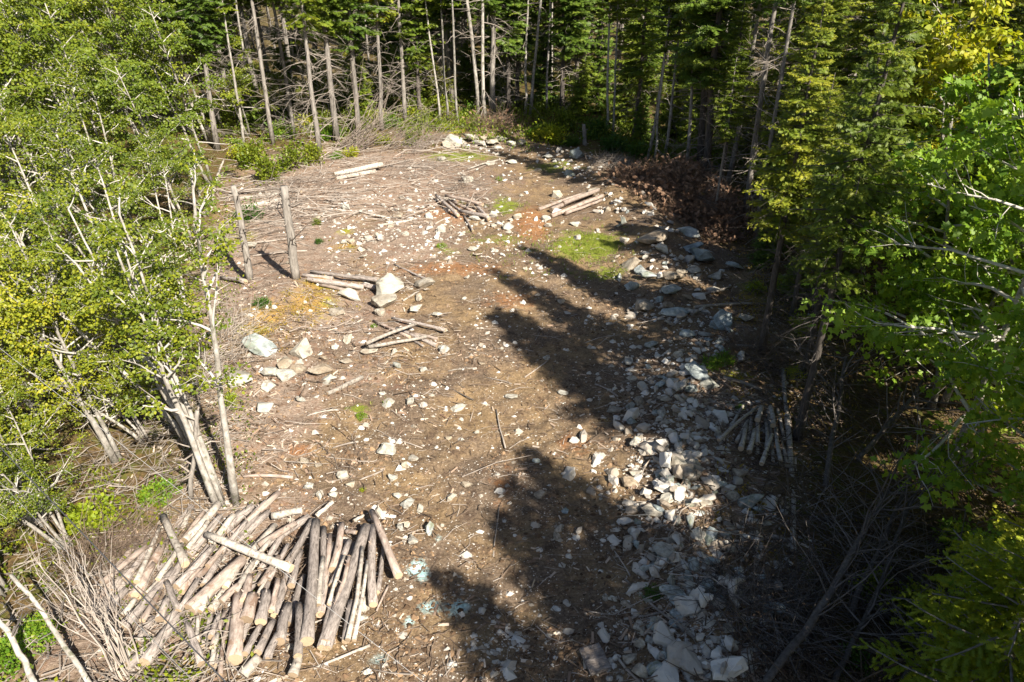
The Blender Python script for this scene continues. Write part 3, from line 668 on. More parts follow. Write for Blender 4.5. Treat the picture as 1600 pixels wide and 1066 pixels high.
mb = MB(); cube_stones(mb, P - [0, 0, .003], np.exp(np.random.default_rng(6).normal(math.log(.022), .4, len(P))).clip(.01, .05), 6)
kind(obj("pebbles", mb.mesh("pebbles", M['gravel'])), "stuff")

# twig litter, wood chips and bark scraps
def litter(name, n, box, dens, mat, l0, l1, r, seed, lift=.02, horiz=0.0, tilt=.18):
    P, x, y = scatter_px(n, box, dens, seed); rg = np.random.default_rng(seed)
    k = len(P); L = rg.uniform(l0, l1, k) * rg.uniform(.5, 1.3, k); a = rg.random(k) * math.pi
    a = np.where(rg.random(k) < horiz, rg.normal(0, .35, k), a)
    D = np.stack([np.cos(a), np.sin(a), rg.normal(0, tilt, k)], -1)
    C = P + np.array([0, 0, 1]) * (np.abs(D[:, 2]) * L * .4 + lift * rg.random(k))[:, None]
    bend = np.stack([-np.sin(a), np.cos(a), np.abs(rg.normal(0, .5, k))], -1) * (L * rg.normal(0, .1, k))[:, None]
    rr = r * rg.uniform(.5, 1.6, k)
    mb = MB(); rn = rg.random(k)
    mb.segs(C - D * L[:, None] / 2, C + bend, rr, rr * .8, 3, rn); mb.segs(C + bend, C + D * L[:, None] / 2, rr * .8, rr * .35, 3, rn)
    kind(obj(name, mb.mesh(name, M[mat])), "stuff")
def d_lit(x, y): return np.clip(1.0 * g2(x, y, 430, 380, 200, 150) + .9 * g2(x, y, 560, 270, 260, 60) + .6 * g2(x, y, 430, 680, 130, 120) + .6 * g2(x, y, 600, 500, 160, 120) + .7 * g2(x, y, 180, 960, 200, 130) + .7 * g2(x, y, 1110, 640, 120, 240) + .4 * g2(x, y, 700, 330, 160, 70) + .5 * g2(x, y, 1110, 950, 160, 150) + .07, 0, 1) * np.clip((fbm(x / 50, y / 25, 21, 3) - .34) * 5, .04, 1)
litter("twig_litter", 15000, (250, 205, 1300, 1110), d_lit, 'twig_grey', .15, .55, .006, 31, horiz=.45)
litter("bark_litter", 17000, (100, 215, 1330, 1110), lambda x, y: .25 + .75 * d_lit(x, y), 'twig_brown', .12, .45, .008, 32, horiz=.3)
litter("slash_twigs", 800, (300, 215, 1300, 1110), d_lit, 'twig_grey', .4, 1.3, .009, 33, .12, .6, .12)
litter("forest_floor_twigs", 4000, (1050, 200, 1600, 1110), lambda x, y: np.clip((x - 1120) / 80, .05, 1), 'twig_brown', .3, 1.4, .010, 34, .15)
litter("forest_edge_twigs", 1400, (-100, 240, 380, 1110), None, 'twig_grey', .2, 1.1, .009, 35, .12)

def tufts(name, pts_n, box, dens, mat, size, seed, tm=T_KITE, wid=.5, up=.7, per=6, spread=.06, hh=.5):
    P, x, y = scatter_px(pts_n, box, dens, seed); rg = np.random.default_rng(seed); n = len(P)
    P = np.repeat(P, per, 0); k = len(P)
    off = rg.normal(0, spread, (k, 3)); off[:, 2] = np.abs(off[:, 2]) * hh
    D = rg.standard_normal((k, 3)); D[:, 2] = np.abs(D[:, 2]) + up * 2; 
    N = rg.standard_normal((k, 3)); N[:, 2] += 1.2
    if up < .3: D[:, 2] = rg.normal(0, .3, k)
    mb = MB(); mb.leaves(P + off, D, N, size * rg.uniform(.5, 1.4, k), tm, np.clip(np.repeat(rg.random(n), per) * .6 + rg.random(k) * .4, 0, 1), wid, .2)
    kind(obj(name, mb.mesh(name, M[mat])), "stuff")
tufts("grass", 5200, (560, 225, 1010, 660), lambda x, y: np.clip(g2(x, y, 915, 385, 50, 26) * 1.0 + .45 * g2(x, y, 860, 400, 90, 26) + .55 * g2(x, y, 790, 325, 28, 15) + .5 * g2(x, y, 945, 428, 45, 13) + .4 * g2(x, y, 725, 243, 70, 9) + .35 * g2(x, y, 860, 265, 45, 12) + .5 * g2(x, y, 560, 638, 26, 9) + .35 * g2(x, y, 785, 375, 50, 10), 0, 1), 'grass', .10, 41, T_NEEDLE, .5, 1.0, 8, .06)
tufts("moss", 3600, (330, 200, 620, 640), lambda x, y: np.clip(g2(x, y, 490, 480, 45, 24) + .9 * g2(x, y, 420, 505, 38, 18) + .8 * g2(x, y, 400, 530, 26, 14) + .6 * g2(x, y, 500, 450, 40, 10) + .4 * g2(x, y, 540, 385, 26, 10) + .5 * g2(x, y, 365, 610, 20, 12), 0, 1), 'moss', .055, 42, T_KITE, .8, .4, 7, .05)
tufts("low_growth_right", 5200, (1110, 330, 1360, 900), lambda x, y: np.clip(g2(x, y, 1185, 470, 35, 45) + .6 * g2(x, y, 1150, 600, 30, 10) + .7 * g2(x, y, 1260, 520, 60, 80) + .15, 0, 1) * np.clip((fbm(x / 30, y / 20, 8, 2) - .4) * 7, 0, 1), 'moss', .07, 43, T_KITE, .8, .5, 6, .08)
tufts("ground_cover_left", 9000, (-150, 200, 400, 1110), lambda x, y: np.clip((fbm(x / 40, y / 25, 8, 2) - .42) * 7, 0, 1), 'leaf_left', .07, 44, T_KITE, .9, .3, 5, .10, 1.2)
tufts("undergrowth_back_left", 15000, (300, 120, 860, 240), lambda x, y: np.clip((225 - y) / 20, .12, 1) * np.clip((fbm(x / 22, y / 9, 8, 3) - .42) * 6, 0, 1), 'leaf_mid', .13, 45, T_KITE, .8, .5, 7, .22, 1.5)
tufts("undergrowth_back_right", 12000, (840, 120, 1330, 300), lambda x, y: np.clip((fbm(x / 25, y / 12, 6, 3) - .36) * 6, 0, 1) * (y < 215 + (x - 840) * .18), 'leaf_mid', .14, 46, T_KITE, .8, .5, 7, .22, 1.5)

# clods of soil and pale wood chips
def simple_rnd_mat(nm, stops, rough=.95):
    m, n, l, out = nt(nm); a = n.new("ShaderNodeAttribute"); a.attribute_name = "rnd"
    p = n.new("ShaderNodeBsdfPrincipled"); p.inputs["Roughness"].default_value = rough; p.inputs["Specular IOR Level"].default_value = .15
    l.new(ramp(n, l, a.outputs["Fac"], stops), p.inputs["Base Color"]); l.new(p.outputs[0], out.inputs[0]); return m
M['clod'] = simple_rnd_mat('soil clod', [(0, (.05, .032, .02)), (.5, (.15, .095, .058)), (1, (.30, .20, .12))])
M['chip'] = simple_rnd_mat('wood chip', [(0, (.16, .10, .07)), (.5, (.36, .26, .19)), (1, (.60, .50, .40))])
P, px_, py_ = scatter_px(42000, (330, 205, 1300, 1110), lambda x, y: np.clip((fbm(x / 70, y / 40, 41, 4) - .38) * 6, .06, 1), 51)
mb = MB(); cube_stones(mb, P - [0, 0, .008], np.exp(np.random.default_rng(8).normal(math.log(.05), .45, len(P))).clip(.015, .14), 52)
kind(obj("soil_clods", mb.mesh("soil_clods", M['clod'])), "stuff")
P, px_, py_ = scatter_px(26000, (150, 205, 1300, 1110), d_lit, 53); rg = np.random.default_rng(54); k = len(P)
mb = MB(); Nn = rg.normal(0, .35, (k, 3)); Nn[:, 2] += 1; Dn = rg.standard_normal((k, 3)); Dn[:, 2] *= .2
mb.leaves(P + [0, 0, .02], Dn, Nn, rg.uniform(.05, .20, k), [(0, .12), (0, -.12), (1, -.08), (1, .12)], rg.random(k), 1.0, .05)
kind(obj("wood_chips", mb.mesh("wood_chips", M['chip'])), "stuff")

litter("far_slash", 620, (340, 200, 760, 345), lambda x, y: np.clip(g2(x, y, 480, 300, 120, 50) + g2(x, y, 620, 250, 120, 25) + .4, 0, 1), 'twig_grey', .7, 2.2, .015, 36, .25, .75, .10)
litter("rough_sticks", 260, (330, 230, 1000, 700), d_lit, 'twig_brown', .4, 1.2, .014, 37, .05, .4, .12)
# rubble packed between the larger rocks of the ridge: too many to count
def rubble(name, P, S, seed, mat, pile=0.0):
    rg = np.random.default_rng(seed); mb = MB()
    ms = []
    for me in ROCKS['T'][:5]:
        v = np.zeros(len(me.vertices) * 3); me.vertices.foreach_get("co", v)
        f = np.array([p_.vertices[:] for p_ in me.polygons if len(p_.vertices) == 3]); ms.append((v.reshape(-1, 3), f))
    for i in range(len(P)):
        v, f = ms[i % 5]; s = S[i] * 1.35
        A = np.array(Matrix.Rotation(rg.random() * 6.28, 3, 'Z') @ Matrix.Rotation(rg.normal(0, .4), 3, 'X') @ Matrix.Diagonal((s, s * rg.uniform(.6, 1), s * rg.uniform(.8, 1.5))))
        mb.add(v @ A.T + P[i] + [0, 0, S[i] * .06 + pile * rg.random() ** 2 * math.exp(-(float(seg_dist(P[i][:1], P[i][1:2], RIDGE)[0]) / .6) ** 2)], f, np.full(len(v), rg.random()))
    kind(obj(name, mb.mesh(name, M[mat])), "stuff")
def d_ridge(x, y):
    a = (x - 800) / FPX; b = (y - 533) / FPX; dz = -math.sin(PITCH) - b * math.cos(PITCH); t = -CAM_H / dz
    return np.exp(-(seg_dist(a * t, (math.cos(PITCH) - b * math.sin(PITCH)) * t, RIDGE) / 1.15) ** 2) * np.clip((fbm(x / 45, y / 35, 61, 3) - .40) * 7, .08, 1) * np.where(y > 850, .65, np.where(y < 570, 2.2, 1.15))
P, px_, py_ = scatter_px(3300, (840, 225, 1260, 1100), d_ridge, 63)
rubble("ridge_rubble", P, np.exp(np.random.default_rng(9).normal(math.log(.17), .42, len(P))).clip(.07, .46), 64, 'gravel', .22)
P, px_, py_ = scatter_px(1500, (440, 200, 900, 420), lambda x, y: np.clip(.5 * g2(x, y, 620, 355, 150, 45) + .95 * g2(x, y, 760, 224, 75, 12) + .35 * g2(x, y, 740, 300, 160, 60), 0, 1), 65)
rubble("upper_rubble", P, np.exp(np.random.default_rng(10).normal(math.log(.15), .4, len(P))).clip(.06, .42), 66, 'gravel')
# ------------------------------------------------------------------ broadleaf trees
def interp_poly(P, t):
    s = t * (len(P) - 1); i = np.minimum(s.astype(int), len(P) - 2); f = (s - i)[:, None]
    return P[i] * (1 - f) + P[i + 1] * f

def build_maple(name, seed, H=6.5, nst=3, lean=(0, 0), spread=.18, nb=15, leafmat='leaf_left', leaf=.075, lps=34, tm=T_HEX, bark='bark_maple', c0=.30, blen=.30, r0=.07, sec=5, sr=.30, rise=.55, droop=.0):
    rg = np.random.default_rng(seed)
    tr = MB(); lb = MB(); cr = MB()
    for s in range(nst):
        a = rg.random() * 6.28; k = 9; t = np.linspace(0, 1, k)
        h = H * rg.uniform(.78, 1.0); le = np.array(lean) + spread * np.array([math.cos(a), math.sin(a)]) * (nst > 1)
        P = np.zeros((k, 3)); P[:, 2] = t * h
        P[:, :2] = np.array([math.cos(a), math.sin(a)]) * .10 * (nst > 1) + np.outer(t ** 1.15 * h, le) + np.cumsum(rg.normal(0, .035, (k, 2)), 0) * h / 6
        R = r0 * rg.uniform(.7, 1.1) * (1 - .85 * t) + .006; R[0] *= 1.25
        tr.tube(P, R, 9, True, .06, seed * 7 + s)
        tb = np.sort(rg.uniform(c0, 1.0, nb)); az = np.arange(nb) * 2.4 + rg.random() * 6.28 + rg.normal(0, .3, nb)
        el = rg.uniform(.35, .95, nb) * rise * 1.6 + (tb - .6) * .7
        L = h * blen * (1.25 - .75 * tb) * rg.uniform(.7, 1.2, nb)
        D = np.stack([np.cos(az) * np.cos(el), np.sin(az) * np.cos(el), np.sin(el)], 1)
        D[:, :2] += np.array(lean) * .6
        q = 5; B = np.zeros((nb, q, 3)); B[:, 0] = interp_poly(P, tb)
        d = D.copy()
        for j in range(1, q):
            d = d + rg.normal(0, .16, (nb, 3)); d[:, 2] -= droop * .25; d /= np.linalg.norm(d, axis=1, keepdims=True)
            B[:, j] = B[:, j - 1] + d * (L / (q - 1))[:, None]
        br = np.interp(tb, t, R) * .5 + .006
        lb.chain(B, br[:, None] * np.linspace(1, .25, q)[None] + .003, 5)
        # secondary shoots
        n2 = nb * sec; pi = np.repeat(np.arange(nb), sec); tt = rg.uniform(.30, 1.0, n2)
        S0 = np.array([interp_poly(B[i], np.array([u]))[0] for i, u in zip(pi, tt)])
        dd = np.repeat(D, sec, 0) + rg.normal(0, .65, (n2, 3)); dd[:, 2] = dd[:, 2] * .6 + .12 - droop * .3; dd /= np.linalg.norm(dd, axis=1, keepdims=True)
        l2 = np.repeat(L, sec) * rg.uniform(.25, .55, n2) * (1.2 - .5 * tt)
        q2 = 4; S = np.zeros((n2, q2, 3)); S[:, 0] = S0
        for j in range(1, q2):
            dd = dd + rg.normal(0, .2, (n2, 3)); dd /= np.linalg.norm(dd, axis=1, keepdims=True); S[:, j] = S[:, j - 1] + dd * (l2 / (q2 - 1))[:, None]
        lb.chain(S, np.full((n2, 1), .010) * np.linspace(1, .35, q2)[None], 3)
        C = np.concatenate([S[:, -1], S[:, 2] + rg.normal(0, .06, (n2, 3)), B[:, -1]])
        C = C[rg.random(len(C)) < .74]
        m = len(C); srr = sr * rg.uniform(.6, 1.25, m); cnt = lps
        off = rg.standard_normal((m, cnt, 3)); off /= np.linalg.norm(off, axis=2, keepdims=True); off *= rg.random((m, cnt, 1)) ** .4
        off *= np.array([1, 1, .30]) * srr[:, None, None]
        tl = rg.normal(0, .28, (m, 1, 2)); off[:, :, 2:3] += off[:, :, :2] @ np.transpose(tl, (0, 2, 1))
        pos = (C[:, None] + off).reshape(-1, 3)
        Dl = off.reshape(-1, 3) * 1.5 / sr + rg.normal(0, .6, (m * cnt, 3)); Dl[:, 2] -= .35 + droop
        N = rg.normal(0, .42, (m * cnt, 3)) + np.array([.45, -.6, 1.15])   # leaves turn to the light
        rnd = np.clip(np.repeat(rg.random(m), cnt) * .55 + rg.random(m * cnt) * .45, 0, 1)
        cr.leaves(pos, Dl, N, leaf * rg.uniform(.6, 1.25, m * cnt), tm, rnd, 1.0, .18)
    root = obj(name, None)
    obj("trunk", tr.mesh("trunk", M[bark], True), root)
    obj("branches", lb.mesh("branches", M["bark_limb"], True), root)
    obj("crown", cr.mesh("crown", M[leafmat]), root)
    return root

# ------------------------------------------------------------------ conifers
def build_conifer(name, seed, H=13, cb=.4, rad=1.9, r0=.14, mat='needle_dark', bark='bark_grey', whorl=.36, per=5, tm=T_COMB, card=.24, dens=1.0, dead=40, deadlen=1.0, droop=.25, topr=.10, twigmat='twig_grey', side=9, leanx=0.0, seg_n=3):
    rg = np.random.default_rng(seed)
    k = 12; t = np.linspace(0, 1, k); P = np.zeros((k, 3)); P[:, 2] = t * H
    P[:, 0] = np.cumsum(rg.normal(0, .03, k)) + leanx * t * H; P[:, 1] = np.cumsum(rg.normal(0, .03, k)); P[0, :2] = 0
    R = r0 * (1 - t) ** .8 + .012; R[0] *= 1.2
    tr = MB(); tr.tube(P, R, 9, True, .05, seed)
    root = obj(name, None); obj("trunk", tr.mesh("trunk", M[bark], True), root)
    lb = MB()
    if cb < 1:
        zs = np.arange(cb * H, H * .985, whorl); z = np.repeat(zs, per) + rg.normal(0, .09, len(zs) * per); z = np.clip(z, 0, H * .99)
        n = len(z); az = np.tile(np.arange(per) * 6.283 / per, len(zs)) + np.repeat(rg.random(len(zs)) * 6.28, per) + rg.normal(0, .25, n)
        f = (z / H - cb) / (1 - cb); L = rad * ((1 - f) ** .75 * (.55 + .45 * np.clip(f * 5, 0, 1)) + topr) * rg.uniform(.55, 1.2, n)
        S0 = interp_poly(P, z / H)
        el = .30 * f - droop + rg.normal(0, .10, n)
        D = np.stack([np.cos(az) * np.cos(el), np.sin(az) * np.cos(el), np.sin(el)], 1)
        q = 4; B = np.zeros((n, q, 3)); B[:, 0] = S0; d = D.copy()
        for j in range(1, q):
            d[:, 2] += .07; d = d + rg.normal(0, .05, (n, 3)); d /= np.linalg.norm(d, axis=1, keepdims=True); B[:, j] = B[:, j - 1] + d * (L / (q - 1))[:, None]
        lb.chain(B, .022 * (L / rad)[:, None] * np.linspace(1, .25, q)[None] + .003, 4)
        # side sprays
        m = side; u = np.tile(np.linspace(.18, 1.0, m), (n, 1)) + rg.normal(0, .03, (n, m)); u = np.clip(u, .1, 1)
        C = []; Dd = []; Nn = []; Sz = []; Rn = []
        brn = rg.random(n)
        for sgn in (-1, 1):
            pos = np.stack([interp_poly(B[i], u[i]) for i in range(n)])
            ax = (B[:, -1] - B[:, 0]); ax /= np.linalg.norm(ax, axis=1, keepdims=True)
            sd = np.cross(ax, np.array([0, 0, 1.])); sd /= np.linalg.norm(sd, axis=1, keepdims=True) + 1e-9
            ang = rg.uniform(.6, 1.05, (n, m, 1))
            dv = ax[:, None] * np.cos(ang) + sgn * sd[:, None] * np.sin(ang) + rg.normal(0, .12, (n, m, 3)); dv[..., 2] -= .12
            ln = (L[:, None] * .42 * (1.08 - u) + .10) * rg.uniform(.7, 1.2, (n, m))
            nseg = seg_n
            for g in range(nseg):
                keep = rg.random((n, m)) < dens
                c = pos + dv * (ln * g / nseg)[..., None]
                C.append(c[keep]); dj = dv + rg.normal(0, .25, dv.shape); Dd.append(dj[keep])
                nn = np.array([.25, -.35, 1.]) + rg.normal(0, .45, dv.shape); Nn.append(nn[keep])
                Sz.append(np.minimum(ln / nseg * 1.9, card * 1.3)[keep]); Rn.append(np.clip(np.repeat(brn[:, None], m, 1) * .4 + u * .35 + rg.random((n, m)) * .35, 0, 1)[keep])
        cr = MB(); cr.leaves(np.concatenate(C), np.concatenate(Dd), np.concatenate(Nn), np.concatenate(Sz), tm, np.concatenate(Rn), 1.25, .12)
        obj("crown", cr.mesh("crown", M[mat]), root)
    if dead:
        z = rg.uniform(.06 * H, min(1.0, cb + .12) * H * .97, dead); az = rg.random(dead) * 6.28
        L = deadlen * rg.uniform(.35, 1.3, dead) * (1.1 - .6 * z / H)
        B = np.zeros((dead, 5, 3)); B[:, 0] = interp_poly(P, z / H); el = rg.normal(.05, .25, dead)
        d = np.stack([np.cos(az) * np.cos(el), np.sin(az) * np.cos(el), np.sin(el)], 1)
        for j in range(1, 5):
            d = d + rg.normal(0, .13, (dead, 3)); d[:, 2] -= .10; d /= np.linalg.norm(d, axis=1, keepdims=True); B[:, j] = B[:, j - 1] + d * (L / 4)[:, None]
        db = MB(); db.chain(B, .014 * np.linspace(1, .2, 5)[None] * rg.uniform(.6, 1.4, (dead, 1)) + .002, 4)
        n2 = dead * 4; pi = np.repeat(np.arange(dead), 4); tt = rg.uniform(.25, 1, n2)
        S0 = np.array([interp_poly(B[i], np.array([w]))[0] for i, w in zip(pi, tt)]); l2 = L[pi] * rg.uniform(.2, .5, n2)
        dd = (B[pi, -1] - B[pi, 0]); dd /= np.linalg.norm(dd, axis=1, keepdims=True); dd = dd + rg.normal(0, .55, (n2, 3))
        db.segs(S0, S0 + dd * l2[:, None], .006, .002, 3)
        obj("dead_branches", db.mesh("dead_branches", M[twigmat], True), root)
    if cb < 1: obj("branches", lb.mesh("branches", M[bark], True), root)
    return root

def remove_tree(o):
    for c in list(o.children): bpy.data.objects.remove(c)
    bpy.data.objects.remove(o)
PROTO_USED = set()
def place(proto, loc, s=1.0, rz=None, up=None, sz=None):
    """first use places the thing itself, later uses copy it with its parts"""
    if proto.name in PROTO_USED:
        r = proto.copy(); COL.objects.link(r)
        for ch in proto.children:
            c = ch.copy(); c.parent = r; COL.objects.link(c)
        for kx in list(r.keys()): del r[kx]
    else:
        r = proto; PROTO_USED.add(proto.name)
    rz = random.uniform(0, 6.28) if rz is None else rz
    q = Matrix.Rotation(rz, 4, 'Z')
    if up is not None: q = Vector((0, 0, 1)).rotation_difference(Vector(up).normalized()).to_matrix().to_4x4() @ q
    r.rotation_mode = 'XYZ'; r.rotation_euler = q.to_euler(); r.location = loc; r.scale = (s, s, sz or s)
    return r
def updir(bx, by, tx, ty):
    B = at(bx, by); a = (tx - 800) / FPX; b = (ty - 533) / FPX
    dy = math.cos(PITCH) - b * math.sin(PITCH); dz = -math.sin(PITCH) - b * math.cos(PITCH)
    t = B.y / dy; return (Vector((a * t, B.y, CAM_H + dz * t)) - B)

CON = {
 'dark1': build_conifer("spruce_tree", 1, 15, .36, 2.0, .15, 'needle_dark', 'bark_grey', dead=60, deadlen=1.3),
 'dark2': build_conifer("spruce_tree", 2, 13, .28, 1.8, .13, 'needle_dark', 'bark_dark', dead=46, deadlen=1.2),
 'bare1': build_conifer("spruce_tree", 3, 14, .55, 1.5, .11, 'needle_dark', 'bark_grey', dead=60, deadlen=1.5, whorl=.5),
 'bare2': build_conifer("spruce_tree", 4, 13, .50, 1.4, .12, 'needle_olive', 'bark_grey', dead=60, deadlen=1.7, whorl=.5),
 'thin1': build_conifer("birch_tree", 5, 12, .62, 1.3, .07, 'leaf_mid', 'bark_maple', whorl=.5, tm=T_KITE, card=.16, dead=14, deadlen=.8),
 'thin2': build_conifer("birch_tree", 6, 11, .58, 1.3, .06, 'leaf_mid', 'bark_maple', whorl=.5, tm=T_KITE, card=.16, dead=18, deadlen=.9),
 'small1': build_conifer("young_fir", 7, 4.5, .06, 1.3, .05, 'needle_dark', 'bark_dark', whorl=.22, dead=0, topr=.06, side=8),
 'small2': build_conifer("young_fir", 8, 6.5, .08, 1.6, .07, 'needle_dark', 'bark_dark', whorl=.26, dead=8, topr=.06, side=8),
}
CON_NEAR = {
 'olive1': build_conifer("fir_tree", 11, 12, .20, 2.1, .15, 'needle_olive', 'bark_dark', whorl=.27, per=6, dead=55, deadlen=1.4, side=15, card=.15, seg_n=5, dens=.6, twigmat='twig_dark'),
 'olive2': build_conifer("fir_tree", 12, 10.5, .16, 1.9, .13, 'needle_olive', 'bark_dark', whorl=.25, per=6, dead=45, deadlen=1.2, side=15, card=.15, seg_n=5, dens=.6, twigmat='twig_dark'),
 'tall': build_conifer("fir_tree", 13, 13, .42, 2.0, .16, 'needle_olive', 'bark_dark', whorl=.3, per=6, dead=90, deadlen=1.7, side=14, card=.15, seg_n=5, dens=.6, twigmat='twig_dark'),
 'bright': build_conifer("young_fir", 14, 3.6, .05, 1.35, .05, 'needle_bright', 'bark_grey', whorl=.26, per=5, dead=0, side=12, card=.065, seg_n=6, dens=.75, topr=.05),
}
# trees of the far edge, each at the foot and along the line its trunk has in the photograph
FAR = [(427,228,404,60,'bare1',1.0,'grey half bare spruce'),(460,215,425,0,'bare1',.9,'grey spruce with bare lower limbs'),(499,240,470,0,'bare2',.95,'grey spruce with long bare limbs'),(527,222,514,100,'dark1',1.0,'spruce with rough dark trunk'),(597,205,588,0,'bare2',.9,'spruce with pale straight trunk'),(633,192,620,0,'bare1',1.0,'spruce with many dead side branches'),(688,196,672,60,'thin1',.9,'thin pale stem tree'),(700,192,684,0,'thin2',1.0,'slender whitish stem tree'),(716,198,705,0,'thin1',1.0,'slender pale tree'),(749,192,728,0,'thin1',1.45,'pale trunk leaning left, one of a close pair'),(758,192,752,0,'thin2',1.5,'straight pale trunk, right one of a close pair'),(820,182,822,0,'thin2',1.15,'thin pale trunk'),(829,184,843,0,'thin1',1.2,'pale trunk leaning right'),(878,178,880,0,'dark2',1.1,'thick dark spruce'),(905,178,900,30,'dark2',1.0,'dark spruce'),(947,210,952,0,'thin2',1.0,'thin pale trunk'),(958,214,962,40,'thin1',.8,'thin pale trunk'),(1012,250,1042,70,'thin1',1.0,'thin trunk leaning right'),(1023,250,1034,100,'thin2',.8,'thin straight trunk'),(1038,248,1062,60,'thin2',1.0,'thin trunk'),(1072,265,1082,80,'thin1',1.05,'thin trunk'),(1095,262,1102,130,'dark2',1.15,'thick dark trunk, left one of a pair'),(1103,275,1116,120,'dark2',1.2,'thick dark trunk, right one of a pair'),(1138,290,1168,110,'bare1',.9,'grey trunk with dead limbs'),(1165,330,1196,100,'bare1',1.0,'mottled grey trunk'),(382,235,362,90,'thin1',.9,'thin pale stem tree'),(560,215,548,60,'dark1',.9,'dark spruce'),(655,190,648,40,'dark2',.9,'dark spruce'),(770,186,772,30,'dark1',1.1,'dark spruce'),(795,180,796,30,'dark2',1.0,'dark spruce'),(855,178,858,40,'thin1',1.0,'thin pale trunk'),(990,225,1005,60,'dark2',.9,'dark spruce'),(340,235,320,90,'dark1',.9,'dark spruce')]
for i, (bx, by, tx, ty, kd, s, look) in enumerate(FAR):
    nm = {'thin': 'birch tree', 'dark': 'spruce tree', 'bare': 'spruce tree'}[kd[:4]]
    o = place(CON[kd], at(bx, by, -.05), s, i * 1.7, updir(bx, by, tx, ty))
    thing(o, nm, look, bx, by, "trees along the far edge of the clearing")
# the wood behind
deep = 0
rg = np.random.default_rng(77)
cells = []
for yy in np.arange(40, 92, 3.4):
    for xx in np.arange(-44, 48, 3.3 + (yy - 40) * .05):
        x = xx + rg.uniform(-1.2, 1.2); y = yy + rg.uniform(-1.2, 1.2)
        if abs(x) > y * .80 + 2: continue
        X, Yp = proj(x, y, 0)
        if inside(x, y) or Yp > 172: continue
        cells.append((x, y))
for i, (x, y) in enumerate(cells):
    kd = ['dark1', 'dark2', 'bare1', 'dark2', 'small2', 'thin1', 'dark1', 'small2', 'dark1'][i % 9]
    o = place(CON[kd], (x, y, float(hgt(x, y)) - .05), rg.uniform(.8, 1.15), rg.random() * 6.28, (rg.normal(0, .03), rg.normal(0, .03), 1))
    X, Yp = proj(x, y, 3)
    if y < 47:
        thing(o, "young fir" if kd == 'small2' else "birch tree" if kd == 'thin1' else "spruce tree", {'small2': 'young dark fir', 'thin1': 'pale stemmed tree', 'bare1': 'grey half bare spruce'}.get(kd, 'dark spruce') + " behind the forest edge", X, Yp, "trees just behind the forest edge"); continue
    thing(o, "young fir" if kd == 'small2' else "birch tree" if kd == 'thin1' else "spruce tree", None, X, Yp, "trees in the dark wood behind the clearing", "young dark fir under the trees of the wood behind the clearing" if kd == 'small2' else "thin pale stemmed tree deep in the wood behind the clearing" if kd == 'thin1' else "dark green spruce deep in the wood behind the clearing")
# young firs filling the understorey
for i, (px, py, s, kd) in enumerate([(505,170,.8,'small1'),(565,180,.9,'small1'),(610,150,.9,'small2'),(665,160,.8,'small1'),(735,150,1,'small1'),(790,160,.9,'small2'),(850,170,1,'small1'),(905,190,.8,'small1'),(930,180,1,'small2'),(975,200,.9,'small2'),(1000,225,.6,'small1'),(1050,215,.9,'small2'),(1080,235,.7,'small1'),(1125,245,.8,'small2'),(1160,275,.7,'small1'),(450,185,.8,'small2'),(400,205,.7,'small1'),(1195,300,.7,'small2'),(1190,420,.45,'small1'),(1215,400,.6,'small1'),(1235,470,.45,'small1')]):
    o = place(CON[kd], at(px, py, -.05), s); thing(o, "young fir", "dark green young fir", px, py, "young firs under the forest edge")

# right hand side: firs and maples nearer the camera
RIGHT = [(8.6,17.0,'olive1',1.0),(10.6,19.5,'olive2',1.1),(9.3,22.5,'olive1',1.05),(12.0,24.5,'olive1',1.1),(8.4,27.0,'tall',.9),(11.5,29.0,'olive2',1.2),(15.6,27.0,'tall',1.0),(18.0,24.0,'olive1',1.1),(16.0,17.5,'olive1',1.1),(19.5,19.0,'olive2',1.2),(7.4,24.0,'bare',.9),(13.0,33.0,'tall',1.0),(18.0,31.0,'olive1',1.15),(22.0,28.0,'tall',1.0),(10.4,14.6,'olive2',.9),(21.5,34.0,'olive2',1.2),(15.5,38.0,'tall',1),(25.0,38.0,'tall',1.1),(20.0,41.0,'dark',1.1),(9.0,33.0,'dark',1.0),(24.0,31.0,'olive1',1.2)]
for i, (x, y, kd, s) in enumerate(RIGHT):
    pr = CON_NEAR.get(kd) or (CON['bare1'] if kd == 'bare' else CON['dark1'])
    hh = {'olive1': 12, 'olive2': 10.5, 'tall': 13, 'bare': 14, 'dark': 15}[kd]
    s = min(s, max(5.5, (x - (3.4 if y < 30 else 4.5)) / .6 * math.tan(SUN_EL)) / hh)
    o = place(pr, (x, y, float(hgt(x, y)) - .05), s, i * 2.1, (random.gauss(.02, .03), random.gauss(0, .02), 1))
    X, Yp = proj(x, y, 5)
    thing(o, "fir tree", "olive green fir" if 'olive' in kd else "dark fir with long bare trunk", X, Yp, "firs on the right of the clearing")
# standing dark trunks in front of them
for bx, by, tx, ty, kd, s, look in [(1190,553,1250,190,'tall',.62,'dark fir trunk bare to half its height, leaning right'),(1236,500,1268,320,'tall',.5,'slimmer dark trunk'),(1245,690,1305,430,'tall',.74,'thick dark trunk'),(1256,590,1300,360,'tall',.55,'dark trunk with broken limbs'),(1180,375,1210,200,'bare1',1.0,'mottled trunk in the shade')]:
    pr = CON_NEAR.get(kd) or CON[kd]
    o = place(pr, at(bx, by, -.05), s * (.7 if s > .7 else .85), random.random() * 6, updir(bx, by, tx, ty), s); thing(o, "fir tree", look, bx, by, "dark trunks at the right edge")
